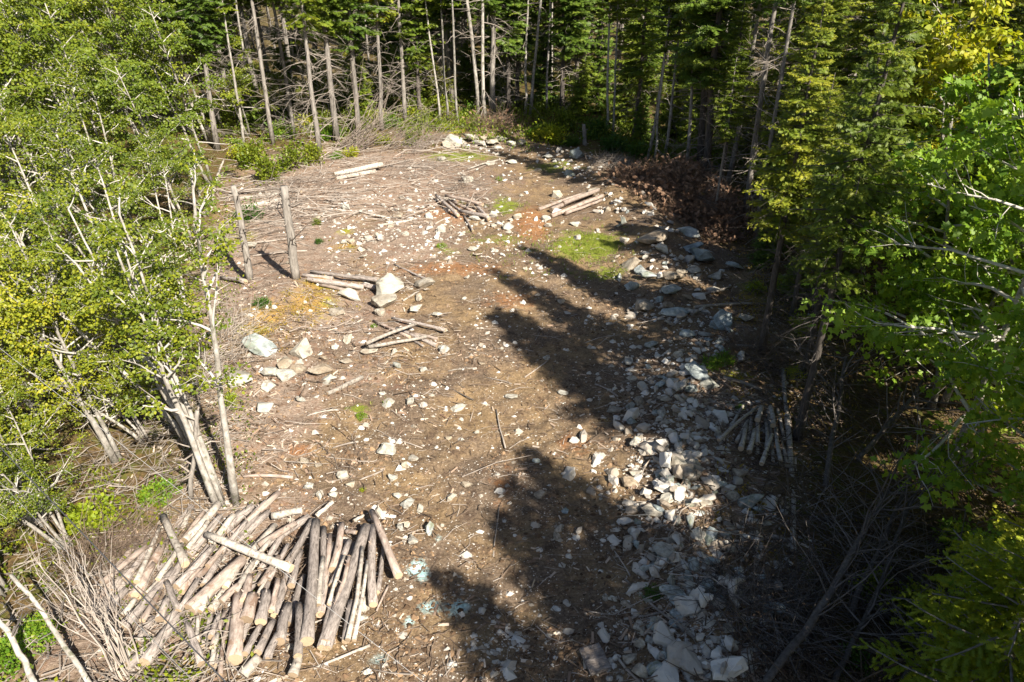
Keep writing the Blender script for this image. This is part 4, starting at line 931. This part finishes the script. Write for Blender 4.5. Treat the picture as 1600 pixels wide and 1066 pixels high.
# trees beside and behind the camera whose shade falls on the clearing
for i, (x, y, s) in enumerate([(8.6,4.9,13.6),(10.8,5,7.0),(6.4,3.0,9.0),(8.0,-.5,12.0),(5.5,-1.0,10.0),(9.0,2.2,6.5),(5.9,1.0,9.2)]):
    o = place(CON_NEAR['olive1' if i % 2 else 'olive2'], (x, y, float(hgt(x, y)) - .05), .92 * s / (12 if i % 2 else 10.5), i * 1.3, None, s / (12 if i % 2 else 10.5))
    thing(o, "fir tree", None, 0, 0, None, ("fir standing outside the photo whose shade falls ") + ["over the middle of the clearing", "over the shaded log pile", "over the lower middle soil", "on the near soil below the blue powder", "along the bottom edge of the photo", "over the lower ridge rocks", "round the square wooden slab"][i])

SHADE_MAPLE = (4.6, -2.9)
MY = build_maple('maple_tree', 35, 7.4, 2, (-.08, 0), .16, 18, 'shrub_yellow', .12, 22, T_HEX, 'bark_maple', .25, .31, .07, 6, .36, .45, .2)
MR = [build_maple("maple_tree", 21, 7.8, 2, (-.16, .02), .16, 20, 'leaf_right', .115, 17, T_MAPLE, 'bark_maple', .22, .30, .075, 7, .34, .45, .3),
      build_maple("maple_tree", 22, 6.6, 2, (-.10, 0), .18, 18, 'leaf_right', .115, 17, T_MAPLE, 'bark_maple', .22, .33, .07, 7, .34, .40, .3)]
for i, (x, y, v, s, rz, look) in enumerate([(8.5,10.3,0,1.12,.1,'green maple with large leaves reaching over the dark thicket'),(9.6,12.6,1,1.15,.4,'tall leafy green maple'),(11.5,11.2,0,1.15,-.3,'broad green maple'),(11.8,15.0,1,1.3,.2,'bright yellow green maple'),(8.5,7.6,1,.86,.5,'low green maple'),(13.8,13.4,0,1.3,0,'tall maple'),(10.6,8.4,1,.72,.3,'dense green maple'),(12.0,17.3,'y',1.15,.5,'tall yellow maple'),(14.0,20.8,'y',1.4,.5,'sunlit yellow green maple'),(15.6,18.6,'y',1.4,1.5,'bright yellow maple at the frame edge'),(17.0,12.5,0,1.4,.5,'green maple at the frame edge'),(7.1,5.9,1,.55,.5,'low sunlit maple near the corner')]):
    o = place(MY if v == 'y' else MR[v], (x, y, float(hgt(x, y)) - .05), s, rz); X, Yp = proj(x - .8, y, 4.2 * s)
    thing(o, "maple tree", look, X, Yp, "maples on the right")
o = place(MR[1], (3.5, -2.5, 0), 1.25, 2.4); thing(o, "maple tree", None, 0, 0, "tall firs that shade the clearing", "maple outside the photo whose broken shadow lies in the bottom edge beside the pile")
o = place(MR[0], (*SHADE_MAPLE, 0), 1.3, .4); thing(o, "maple tree", None, 0, 0, "tall firs that shade the clearing", "maple below the bottom edge of the photo whose leafy shadow dapples the soil")
for i, (px, py, s, look) in enumerate([(1545,1120,1.2,'bright young fir reaching up at the corner'),(1480,1140,1.1,'bright young fir'),(1640,1060,1.1,'bright green fir at the frame edge'),(1590,960,.75,'small bright fir')]):
    o = place(CON_NEAR['bright'], at(px, py, -.05), s); thing(o, "young fir", look, min(px, 1590), min(py, 1050) - 60, "young firs in the lower right corner")

# left hand side: multi stemmed maples
ML = [build_maple("maple_tree", 31, 6.4, 3, (-.42, .10), .20, 16, 'leaf_left', .062, 26, T_HEX, 'bark_maple', .34, .27, .070, 5, .27, .5),
      build_maple("maple_tree", 32, 5.8, 4, (-.32, .14), .28, 14, 'leaf_left', .062, 26, T_HEX, 'bark_maple', .30, .28, .060, 5, .27, .45),
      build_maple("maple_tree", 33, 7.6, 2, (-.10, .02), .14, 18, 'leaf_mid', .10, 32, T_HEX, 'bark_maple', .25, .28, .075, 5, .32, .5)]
thin = build_maple("maple_tree", 34, 6.4, 4, (-.035, .10), .09, 12, 'leaf_left', .058, 20, T_HEX, 'bark_maple', .40, .20, .062, 4, .20, .9)
LEFT = [(352,792,'t',1.0,0,'pale multi stemmed maple rising thinly leaved'),(300,700,0,.85,.2,'leaning pale stemmed maple'),(250,600,1,.95,.1,'yellow green maple with leaning stems'),(180,720,0,.8,-.2,'yellow green maple'),(150,560,1,1.0,.3,'spreading maple'),(60,650,0,.95,.1,'yellow green maple'),(70,820,1,.62,.1,'low green maple'),(215,430,1,1.0,0,'maple with white stems'),(120,440,0,1.1,.2,'bright maple'),(20,480,1,1.1,.3,'bright maple'),(-60,700,0,1.0,.1,'green maple at the frame edge'),(60,780,1,.75,.3,'low spreading maple'),(170,640,0,.62,.6,'low yellow green maple'),(110,860,1,.5,.3,'low maple above the fan shrub'),(230,690,1,.5,.9,'low maple under the leaning stems'),(20,700,1,.8,1.2,'bushy low maple'),(290,500,1,.72,-.2,'small maple'),(10,930,1,.48,.4,'small green maple low at the frame edge'),
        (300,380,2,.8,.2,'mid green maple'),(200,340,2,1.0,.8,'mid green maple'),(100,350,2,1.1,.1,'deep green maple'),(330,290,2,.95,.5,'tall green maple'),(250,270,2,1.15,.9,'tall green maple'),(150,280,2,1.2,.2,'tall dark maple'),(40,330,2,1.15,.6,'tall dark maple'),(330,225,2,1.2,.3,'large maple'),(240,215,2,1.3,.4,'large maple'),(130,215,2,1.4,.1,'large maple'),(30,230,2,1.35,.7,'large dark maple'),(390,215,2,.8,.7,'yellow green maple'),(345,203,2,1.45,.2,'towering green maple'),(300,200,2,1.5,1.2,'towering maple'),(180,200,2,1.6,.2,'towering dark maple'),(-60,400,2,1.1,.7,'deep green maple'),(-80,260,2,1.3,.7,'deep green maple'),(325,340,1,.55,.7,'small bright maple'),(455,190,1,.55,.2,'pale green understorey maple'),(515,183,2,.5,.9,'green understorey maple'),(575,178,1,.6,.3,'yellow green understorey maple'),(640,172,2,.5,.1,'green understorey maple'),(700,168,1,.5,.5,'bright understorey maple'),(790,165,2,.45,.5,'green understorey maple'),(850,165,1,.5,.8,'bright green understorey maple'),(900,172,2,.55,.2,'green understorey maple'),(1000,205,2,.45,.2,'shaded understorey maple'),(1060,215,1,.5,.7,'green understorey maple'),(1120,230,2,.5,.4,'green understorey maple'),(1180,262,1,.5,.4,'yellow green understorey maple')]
for i, (px, py, v, s, rz, look) in enumerate(LEFT):
    o = place(thin if v == 't' else MY if v == 'y' else ML[v], at(px, py, -.05), s, rz); thing(o, "maple tree", look, px, max(py - 60, 20), "maples on the left")

# dead standing snags
def snag(bx, by, tx, ty, w, look, stubs=12, seed=0, tap=.25, sl=.9):
    B = at(bx, by, -.05); up = updir(bx, by, tx, ty); H = up.length; k = ppm(bx, by); rg = np.random.default_rng(seed)
    root = obj("dead_tree", None, None, B); t = np.linspace(0, 1, 9); P = np.array(up)[None] * t[:, None] + np.cumsum(rg.normal(0, .012, (9, 3)), 0); P[0] = 0
    R = w / 2 / k * (.86 - tap * t); mb = MB(); mb.tube(P, R, 11, True, .08, seed); obj("trunk", mb.mesh("trunk", M['bark_grey'], True), root)
    z = rg.uniform(.25, 1, stubs); S = interp_poly(P, z); a = rg.random(stubs) * 6.28; L = rg.uniform(.1, 1, stubs) * sl
    D = np.stack([np.cos(a), np.sin(a), rg.normal(.2, .3, stubs)], 1); E = S + D * L[:, None] * .5; F = E + (D + rg.normal(0, .35, D.shape)) * L[:, None] * .5
    mb = MB(); mb.segs(S, E, .020, .015, 4); mb.segs(E, F, .015, .005, 4); obj("dead_branches", mb.mesh("dead_branches", M['twig_grey']), root)
    thing(root, "dead tree", look, bx, by, "dead standing trunks"); return root
snag(463,440,444,287,15,'straight grey dead trunk snapped off at the top, right one of two',34,5,.2,1.3)
snag(391,442,362,288,12.5,'crooked grey dead trunk snapped off at the top, left one of two',30,6,.25,1.2)
snag(914,228,913,192,9,'short grey broken snag in front of the dark wood',4,7)
snag(299,780,310,640,9,'grey dead stem beside the maple clump',14,8)

# dead trees lying and leaning through the dark thicket
def dead_fallen(px1, py1, z1, px2, py2, z2, w1, w2, nbr, blen, look, seed, mat='bark_dark'):
    A = at(px1, py1, z1); Bp = at(px2, py2, z2); k1 = ppm(px1, py1); k2 = ppm(px2, py2); rg = np.random.default_rng(seed)
    root = obj("fallen_tree", None, None, A); d = np.array(Bp - A); t = np.linspace(0, 1, 12)
    P = d[None] * t[:, None] + np.cumsum(rg.normal(0, .02, (12, 3)), 0); P[0] = 0
    R = np.linspace(w1 / 2 / k1, w2 / 2 / k2, 12); mb = MB(); mb.tube(P, R, 10, True, .06, seed); obj("trunk", mb.mesh("trunk", M[mat], True), root)
    n = nbr; z = rg.uniform(.25, 1, n); S = interp_poly(P, z); dn = d / np.linalg.norm(d)
    D = rg.standard_normal((n, 3)); D -= (D @ dn)[:, None] * dn; D /= np.linalg.norm(D, axis=1, keepdims=True); D = D + dn * rg.uniform(.0, .8, (n, 1)); D[:, 2] = np.abs(D[:, 2]) * .7 + .05
    L = blen * rg.uniform(.3, 1.2, n); B = np.zeros((n, 5, 3)); B[:, 0] = S
    for j in range(1, 5):
        D = D + rg.normal(0, .16, D.shape); D[:, 2] += .05; D /= np.linalg.norm(D, axis=1, keepdims=True); B[:, j] = B[:, j - 1] + D * (L / 4)[:, None]
    mb = MB(); mb.chain(B, .013 * np.linspace(1, .2, 5)[None] * rg.uniform(.6, 1.5, (n, 1)) + .002, 4)
    pi = np.repeat(np.arange(n), 4); tt = rg.uniform(.2, 1, n * 4); S0 = np.array([interp_poly(B[i], np.array([w]))[0] for i, w in zip(pi, tt)])
    dd = (B[pi, -1] - B[pi, 0]) / L[pi][:, None] + rg.normal(0, .6, (n * 4, 3)); mb.segs(S0, S0 + dd * (L[pi] * rg.uniform(.15, .4, n * 4))[:, None], .006, .002, 3)
    obj("dead_branches", mb.mesh("dead_branches", M['twig_dark'], True), root)
    thing(root, "fallen tree", look, (px1 + px2) / 2, (py1 + py2) / 2, "dead trees in the shaded thicket")
dead_fallen(1185,1085,.1,1385,760,1.0,13,7,26,1.5,'long dark dead trunk slanting up right, the thicker of two',61)
dead_fallen(1295,1085,.1,1420,770,1.0,10,5,20,1.3,'dark dead trunk slanting up right, the thinner of two',62)
dead_fallen(1330,960,.2,1440,700,1.2,9,4,14,1.3,'thin dead tree full of pale twigs in the thicket',63)
dead_fallen(1290,760,.2,1330,560,1.4,9,4,18,1.5,'thin dead tree with curved bare limbs',64)
dead_fallen(1340,720,.2,1460,600,1.3,8,4,14,1.5,'slanting dead sapling with white limbs',65)
dead_fallen(1400,1080,.2,1500,900,1.0,12,6,14,1.2,'dead tree tangled near the corner firs',66)
dead_fallen(150,1085,.1,10,890,1.2,8,5,4,.4,'pale bare pole leaning in the lower left corner, the longer of two',67,'bark_maple')
dead_fallen(55,1085,.1,-30,960,.9,9,6,3,.4,'pale bare pole leaning at the lower left edge',68,'bark_maple')

# ------------------------------------------------------------------ bushes
def build_bush(name, seed, R=.5, H=.5, n=900, leaf=.06, mat='shrub', tm=T_HEX, stems=9):
    rg = np.random.default_rng(seed); nc = 22
    c = rg.standard_normal((nc, 3)); c /= np.linalg.norm(c, axis=1, keepdims=True); c[:, 2] = np.abs(c[:, 2]); c *= rg.random((nc, 1)) ** .35 * np.array([R, R, H]) * .8
    c[:, 2] += .12 * H
    ci = rg.integers(0, nc, n); off = rg.normal(0, .17 * R, (n, 3)); pos = c[ci] + off; pos[:, 2] = np.maximum(pos[:, 2], .02)
    D = pos / R + rg.normal(0, .6, (n, 3)); N = rg.normal(0, .5, (n, 3)); N[:, 2] += 1
    root = obj(name, None); mb = MB(); mb.leaves(pos, D, N, leaf * rg.uniform(.6, 1.3, n), tm, np.clip(rg.random(nc)[ci] * .5 + rg.random(n) * .5, 0, 1), .9, .2)
    obj("foliage", mb.mesh("foliage", M[mat]), root)
    mb = MB(); S = rg.normal(0, .03, (nc, 3)); S[:, 2] = 0; mid = c * .55 + rg.normal(0, .03, (nc, 3)); mb.segs(S, mid, .008, .006, 4); mb.segs(mid, c, .006, .003, 4)
    obj("stems", mb.mesh("stems", M['twig_brown']), root); return root
BU = {'g': build_bush("bush", 1, .5, .5, 1000, .07, 'shrub'), 'y': build_bush("bush", 2, .5, .45, 900, .07, 'shrub_yellow'), 'd': build_bush("bush", 3, .55, .6, 1300, .07, 'shrub_dark'), 'm': build_bush("bush", 4, .5, .7, 900, .075, 'leaf_mid')}
def put_bush(px, py, wpx, t, look, group="bushes and sprouts"):
    s = wpx / ppm(px, py) / 1.0
    o = place(BU[t], at(px, py, -.02), s); thing(o, "bush", look, px, py, group)
for r in [(520,215,40,'g','bright green bush'),(560,205,44,'m','green bush'),(610,198,40,'g','green bush'),(650,188,44,'y','yellow green bush'),(690,182,44,'m','green bush'),(585,190,40,'y','yellow green bush'),(480,200,44,'y','yellow green bush'),(440,215,50,'g','green bush'),(735,180,36,'g','green bush'),(380,250,50,'y','yellow green bush'),(505,195,40,'m','green bush'),(386,343,46,'d','round deep green bush'),(1112,572,36,'g','bright green bush'),(1132,566,34,'g','bright green bush, right half of a pair'),(690,388,17,'g','small bright green sprout'),(565,653,18,'g','small green sprout'),(1155,640,16,'g','small green tuft'),(1172,671,14,'g','small green tuft growing between logs'),(860,222,62,'y','large yellow green bush'),(838,214,34,'g','yellow green bush'),(880,205,50,'m','green bush'),(360,632,34,'y','bright yellow bush'),(495,352,16,'m','small green bush'),(500,380,14,'d','small dark green bush'),(612,502,0.1,'g',''),(584,512,12,'g','tiny green sprout'),(340,190,80,'y','wide bright yellow green bush'),(460,265,60,'m','mid green bush'),(420,285,60,'m','leafy green bush'),(490,255,46,'m','pale green bush'),(550,245,30,'y','yellow green bush'),(525,248,24,'g','green bush'),(400,262,60,'m','green bush'),(640,225,24,'m','small bush'),(700,205,26,'y','yellow bush'),(600,225,30,'y','yellow green bush'),(660,200,34,'m','green bush'),(770,200,30,'y','yellow bush'),(1018,930,30,'d','dark green bush'),(567,768,12,'y','tiny yellow green sprout'),(477,862,8,'y','tiny green sprout'),(720,322,14,'y','small green sprout'),(780,282,12,'g','small sprout'),(1255,520,60,'y','sunlit yellow bush'),(1225,450,40,'y','yellow green bush'),(1290,480,60,'g','green bush'),(1180,455,34,'y','yellow green bush'),(1240,590,36,'y','yellow bush'),(740,205,20,'m','small bush'),(930,215,50,'d','dark green bush'),(960,235,46,'d','dark bush'),(1000,245,40,'d','dark bush'),(890,228,30,'d','dark bush'),(330,1025,14,'g','small green sprout'),(300,1032,12,'y','yellow sprout'),(364,1040,12,'y','yellow sprout'),(150,820,90,'y','yellow green bush'),(250,780,60,'g','leafy bush'),(60,1000,70,'g','leafy bush'),(10,1040,80,'g','leafy bush'),(1360,930,70,'m','shaded green bush'),(1420,960,80,'m','green bush'),(1330,1040,50,'d','dark bush'),(1500,860,90,'g','green bush'),(280,470,50,'y','bright bush'),(410,480,26,'d','low dark bush')]:
    if r[2] > 1: put_bush(*r)

# ------------------------------------------------------------------ heaps of dead brush
def brush(px, py, rx, ry, h, n, mat, look, seed, needles=0, l=.6, r=.006, name="brush_pile", ddir=None):
    k = ppm(px, py); C = at(px, py, 0); rg = np.random.default_rng(seed); fy = math.sin(math.atan2(CAM_H, C.y))
    RX = rx / k; RY = ry / k / fy
    a = rg.random(n) * 6.28; q = rg.random(n) ** .5; X = np.cos(a) * q * RX; Y = np.sin(a) * q * RY
    Z = h * (1 - q ** 2) * rg.random(n) ** .6
    gz = hgt(X + C.x, Y + C.y) - C.z; P = np.stack([X, Y, Z + gz + .02], 1)
    D = rg.standard_normal((n, 3)); D[:, 2] = np.abs(D[:, 2]) * .5
    if ddir is not None: D = D * .35 + np.array(ddir)
    D /= np.linalg.norm(D, axis=1, keepdims=True); L = l * rg.uniform(.4, 1.3, n)
    E = P + D * L[:, None] * .5; F = E + (D + rg.normal(0, .3, D.shape)) * L[:, None] * .5
    root = obj(name, None, None, C); mb = MB(); rn = rg.random(n); mb.segs(P, E, r, r * .8, 3, rn); mb.segs(E, F, r * .8, r * .3, 3, rn)
    obj("twigs", mb.mesh("twigs", M[mat]), root)
    if needles:
        i = rg.integers(0, n, needles); pos = P[i] + (F - P)[i] * rg.random((needles, 1)); mb = MB()
        mb.leaves(pos, D[i] + rg.normal(0, .4, (needles, 3)), rg.standard_normal((needles, 3)) + [0, 0, .5], .16 * rg.uniform(.5, 1.3, needles), T_COMB, None, 1.2, .15)
        obj("dead_needles", mb.mesh("dead_needles", M['brown_needle']), root)
    thing(root, "brush pile", look, px, py, "piles of dead brush")
brush(1010,290,60,22,.7,900,'twig_brown','grey brown end of the long brush heap',1,1100)
brush(1060,300,75,34,1.2,1500,'twig_brown','high middle of the reddish brown brush heap',2,2600)
brush(1115,350,45,30,.9,900,'twig_brown','rust brown near end of the brush heap',3,2200)
brush(960,262,36,12,.5,450,'twig_grey','grey twiggy brush',4)
brush(775,203,45,9,.9,600,'twig_brown','dark root mound with twigs under a pair of pale trunks',5,300,.9)
brush(545,236,26,7,.5,70,'slash','greyish bare branches fanned out to the right',6,0,3.6,.014,ddir=(.8,.45,.45))
brush(630,236,40,9,.4,80,'slash','tangle of bare branches',7,0,2.4,.011,ddir=(.8,.3,.35))
brush(455,300,70,22,.35,170,'slash','tangle of slash',8,0,1.3,.008,ddir=(.8,-.3,.15))
brush(400,355,80,24,.25,160,'slash','flat layer of slash',9,0,1.4,.010,ddir=(1,.05,.08))
brush(745,300,50,24,.25,150,'slash','thin slash',10,0,1.1,.007)
brush(640,270,60,14,.25,110,'slash','dry slash',11,0,1.2,.008,ddir=(.8,.2,.1))
brush(1190,960,110,60,.3,350,'twig_dark','dark fallen twigs',12,0,1.0,.006)
brush(1330,850,110,110,.4,140,'twig_dark','large tangle of dark dead twigs',13,0,1.3,.007)
brush(1180,560,50,22,.2,260,'twig_brown','brown twigs',14,0,.9,.006)
brush(445,890,30,45,.2,260,'twig_brown','red brown bark scraps and twigs',15,0,.3,.010)
brush(350,560,40,60,.3,360,'twig_grey','grey twigs',16,0,.9,.006)
brush(200,870,90,40,.25,420,'twig_brown','brown twigs',17,0,.8,.006)
brush(1400,960,100,80,.35,150,'twig_dark','dark twig tangle',18,0,1.1,.007)
brush(470,205,70,12,.5,120,'twig_grey','grey twigs under trees',19,0,1.2,.008)
brush(250,720,100,70,.3,170,'twig_grey','grey tangle of dead twigs',20,0,1.0,.006)

# bare shrub fanning out of the lower left corner
def fan():
    C = at(205, 1045, 0); rg = np.random.default_rng(5); root = obj("bare_shrub", None, None, C); n = 26
    tx = rg.uniform(50, 175, n); ty = rg.uniform(850, 960, n); B = np.zeros((n, 6, 3)); B[:, 0] = rg.normal(0, .12, (n, 3)) * [1, 1, 0]
    for i in range(n):
        T = np.array(at(tx[i], ty[i], rg.uniform(.3, 1.6)) - C); s0 = B[i, 0]
        for j in range(1, 6): B[i, j] = s0 + (T - s0) * j / 5 + rg.normal(0, .035, 3) + np.array([0, 0, .18 * math.sin(j / 5 * 3.14)])
    mb = MB(); mb.chain(B, .009 * np.linspace(1, .3, 6)[None] * rg.uniform(.5, 1.4, (n, 1)) + .002, 5)
    pi = np.repeat(np.arange(n), 5); S = np.array([interp_poly(B[i], np.array([w]))[0] for i, w in zip(pi, rg.uniform(.35, 1, n * 5))])
    dd = (B[pi, -1] - B[pi, 0]) * .2 + rg.normal(0, .12, (n * 5, 3)); mb.segs(S, S + dd, .005, .002, 3)
    obj("branches", mb.mesh("branches", M['twig_grey']), root)
    thing(root, "shrub", "leafless grey shrub of many thin stems fanning from one foot in the lower left corner", 150, 950, None, True)
fan()

# forked bleached root on the ridge
def forked_root(px, py, look, seed, paths, w):
    C = at(px, py, .12); k = ppm(px, py); mb = MB()
    for j, pth in enumerate(paths):
        P = np.array([(a / k, -b / k, z) for a, b, z in pth]); t = np.linspace(0, 1, 9); Q = interp_poly(P, t); R = np.linspace(w / k, w * .35 / k, 9)
        mb.tube(Q, R, 9, True, .12, seed + j)
    o = obj("root_stump", mb.mesh("root_stump", M['bark_birch'], True), None, C); thing(o, "stump", look, px, py, None, True)
forked_root(1140, 918, "bleached forked root lying pale among the shaded ridge stones", 3, [[(-14, -6, .1), (0, 6, .15), (14, 16, .02)], [(0, 6, .15), (10, -2, .12), (22, -8, .02)], [(0, 6, .15), (-6, 22, .1), (4, 36, .0)]], 8)

# flat wooden slab in the shade
def slab():
    C = at(930, 1030, .05); k = ppm(930, 1030); bm = bmesh.new(); bmesh.ops.create_cube(bm, size=1)
    bmesh.ops.scale(bm, vec=(36 / k, 46 / k, .07), verts=bm.verts); bmesh.ops.bevel(bm, geom=bm.edges[:], offset=.015, segments=2, affect='EDGES')
    me = bpy.data.meshes.new("wood_slab"); bm.to_mesh(me); bm.free(); me.materials.append(M['bark_log'])
    o = obj("wood_slab", me, None, C, (.05, .08, .35)); thing(o, "wood slab", "flat square brown slab lying in the shade near the bottom of the photo", 930, 1030, None, True)
slab()

# ------------------------------------------------------------------ overhead wires crossing the lower left
def ray_pt(px, py, dist):
    a = (px - 800) / FPX; b = (py - 533) / FPX
    v = Vector((a, math.cos(PITCH) - b * math.sin(PITCH), -math.sin(PITCH) - b * math.cos(PITCH)))
    return Vector((0, 0, CAM_H)) + v * dist
M['cable_light'] = M['twig_grey'].copy()
def cable_mat(nm, c):
    m, n, l, out = nt(nm); p = n.new("ShaderNodeBsdfPrincipled"); p.inputs["Base Color"].default_value = (*c, 1); p.inputs["Roughness"].default_value = .5
    l.new(p.outputs[0], out.inputs[0]); return m
M['cable_light'] = cable_mat('bare aluminium wire', (.34, .33, .32)); M['cable_dark'] = cable_mat('black cable', (.06, .06, .065))
for (x1, y1, x2, y2, r, mt, look) in [(0,545,660,1066,.0025,'cable_light','pale thin wire, the uppermost of three crossing the lower left'),(10,710,352,1066,.006,'cable_dark','dark cable, the middle of three crossing the lower left'),(75,832,303,1066,.0025,'cable_light','pale thin wire, the lowest of three crossing the lower left')]:
    A = ray_pt(x1, y1, 8.0); B = ray_pt(x2, y2, 5.6); d = B - A
    P = [A + d * t - Vector((0, 0, 1)) * (-.04 * (t - .5) ** 2) for t in np.linspace(-2.2, 2.6, 40)]
    mb = MB(); mb.tube(np.array(P), np.full(40, r), 6, True)
    o = obj("wire", mb.mesh("wire", M[mt], True)); thing(o, "wire", look, (x1 + x2) / 2, (y1 + y2) / 2, "overhead wires", True)

# ------------------------------------------------------------------ labels: what each thing is next to, until only it fits
LM = [(315,890,"the heart of the front log pile"),(180,930,"the left tip of the front log pile"),(540,900,"the right wing of the front log pile"),(400,990,"the lower edge of the front log pile"),(390,845,"the pale log across the front pile"),(485,800,"the upper edge of the front log pile"),
 (367,980,"the thick split pale log"),(272,845,"the white log tilted across"),(338,914,"the thickest pale log"),(486,908,"the fat dark log"),(556,930,"the twin thin pale poles"),(602,850,"the end log tilting right"),(390,950,"the squat pale block"),(412,948,"the fat barked stub"),(392,1040,"the lone front block"),(245,995,"the lowest left logs"),(302,1003,"the short barked log set crosswise"),(160,930,"the leftmost pale logs"),(315,815,"the birch log on the back"),(445,835,"the back right logs"),(520,900,"the gap of the right wing"),
 (475,550,"the upright split white boulder"),(408,548,"the lichen grey boulder"),(630,520,"the crossed log heap"),(608,462,"the broken white rock slab"),(463,435,"the straight dead trunk"),(391,440,"the forked dead trunk"),(386,343,"the round dark bush"),(560,265,"the white log lying on the upper slash"),(730,325,"the small upper log heap"),(905,315,"the log bundle with a stone on it"),(915,385,"the big grass patch"),(1060,305,"the brown brush heap"),(860,222,"the large yellow green bush"),(755,225,"the band of white stones at the far end"),(755,190,"the paired pale trunks"),(715,641,"the lone white stone on bare soil"),(605,708,"the cream stone on the tan soil"),(655,886,"the pale blue powder patch"),(672,831,"the slanting bluish stone"),(1122,572,"the bright green bush on the ridge"),(1195,680,"the shaded log pile"),(1240,750,"the standing grey pole line"),(1098,407,"the long grey boulder of the upper ridge"),(1053,494,"the flat grey ledge stone"),(1095,590,"the cracked bluish boulder"),(1062,735,"the large pale ridge boulder"),(1042,868,"the broken white ridge block"),(1140,925,"the forked white root"),(930,1030,"the square wooden slab"),(1190,553,"the bare dark trunk"),(1250,690,"the thickest dark trunk"),(1290,930,"the slanting dead trunks"),(355,790,"the maple clump foot"),(1555,950,"the bright firs of the lower right corner"),(830,350,"the rust coloured soil"),(140,950,"the leafless fan shrub"),(1170,225,"the mottled trunks"),(600,190,"the straight pale far trunk"),(880,170,"the thickest dark far trunk"),(500,230,"the leaning grey far spruces"),(1100,255,"the paired dark trunks"),(1450,400,"the large leaved maple"),(1550,110,"the sunlit yellow top right crowns"),(1350,180,"the olive fir crowns"),(100,300,"the dark maples of the upper left"),(80,600,"the bright maples of the left edge"),(250,600,"the leaning white maple stems"),(690,388,"the small bright sprout")]
def rel(px, py, lx, ly):
    dx, dy = px - lx, py - ly; d = math.hypot(dx, dy)
    far = "close " if d < 26 else "" if d < 75 else "well "
    if d < 9: return "at"
    ax, ay = abs(dx), abs(dy)
    if ax > 2.2 * ay: w = "left of" if dx < 0 else "right of"
    elif ay > 2.2 * ax: w = "above" if dy < 0 else "below"
    else: w = ("above left of" if dx < 0 else "above right of") if dy < 0 else ("below left of" if dx < 0 else "below right of")
    return far + w
def trim(s): return " ".join(s.split()[:16])
ZONE_DROP = [" lying by the dead standing trunks", " in the crossed heap mid clearing", " in the small upper heap", " in the bundle below a white stone"]
used = set()
def cands(look, px, py):
    near = sorted(LM, key=lambda m: (px - m[0]) ** 2 + (py - m[1]) ** 2)
    r1 = [f"{rel(px, py, a, b)} {n}" for a, b, n in near[:4]]
    for x in (r1[0], r1[1], r1[2]): yield f"{look}, {x}"
    short = look
    for z in [" in the big front pile", " in the shaded pile on the right", " lying in the slash", " on the ground"] + ZONE_DROP: short = short.replace(z, "")
    b = [rel(px, py, a, c).replace("well ", "") + " " + n for a, c, n in near[:7]]
    for i in range(7):
        for j in range(i + 1, 7):
            s = f"{short}, {b[i]}, {b[j]}"
            if len(s.split()) <= 16: yield s
            s = f"{short}, between {near[i][2]} and {near[j][2]}"
            if len(s.split()) <= 16: yield s
share = {}
SIDE = lambda px: "the left third" if px < 533 else "the middle" if px < 1067 else "the right third"
for o, look, px, py, fixed in ALL:
    if isinstance(fixed, str): o["label"] = fixed; continue
    if fixed is True: o["label"] = trim(look); used.add(look); continue
    if look.startswith("small stone among") or look.startswith("small pale stone scattered"): o["label"] = look; continue
    for c in cands(look, px, py):
        if c not in used and len(c.split()) <= 16: break
    else:
        c = None
    if c is None:
        q = 0
        for w in ("by a hair the leftmost", "by a hair the rightmost", "the nearest", "the farthest", "the lower", "the upper", "the middle"):
            c = f"{look}, {w} of its neighbours"
            if c not in used: break
    used.add(c); o["label"] = trim(c)
for pr in list(CON.values()) + list(CON_NEAR.values()) + MR + ML + [thin, MY] + list(BU.values()):
    if pr.name not in PROTO_USED: remove_tree(pr)
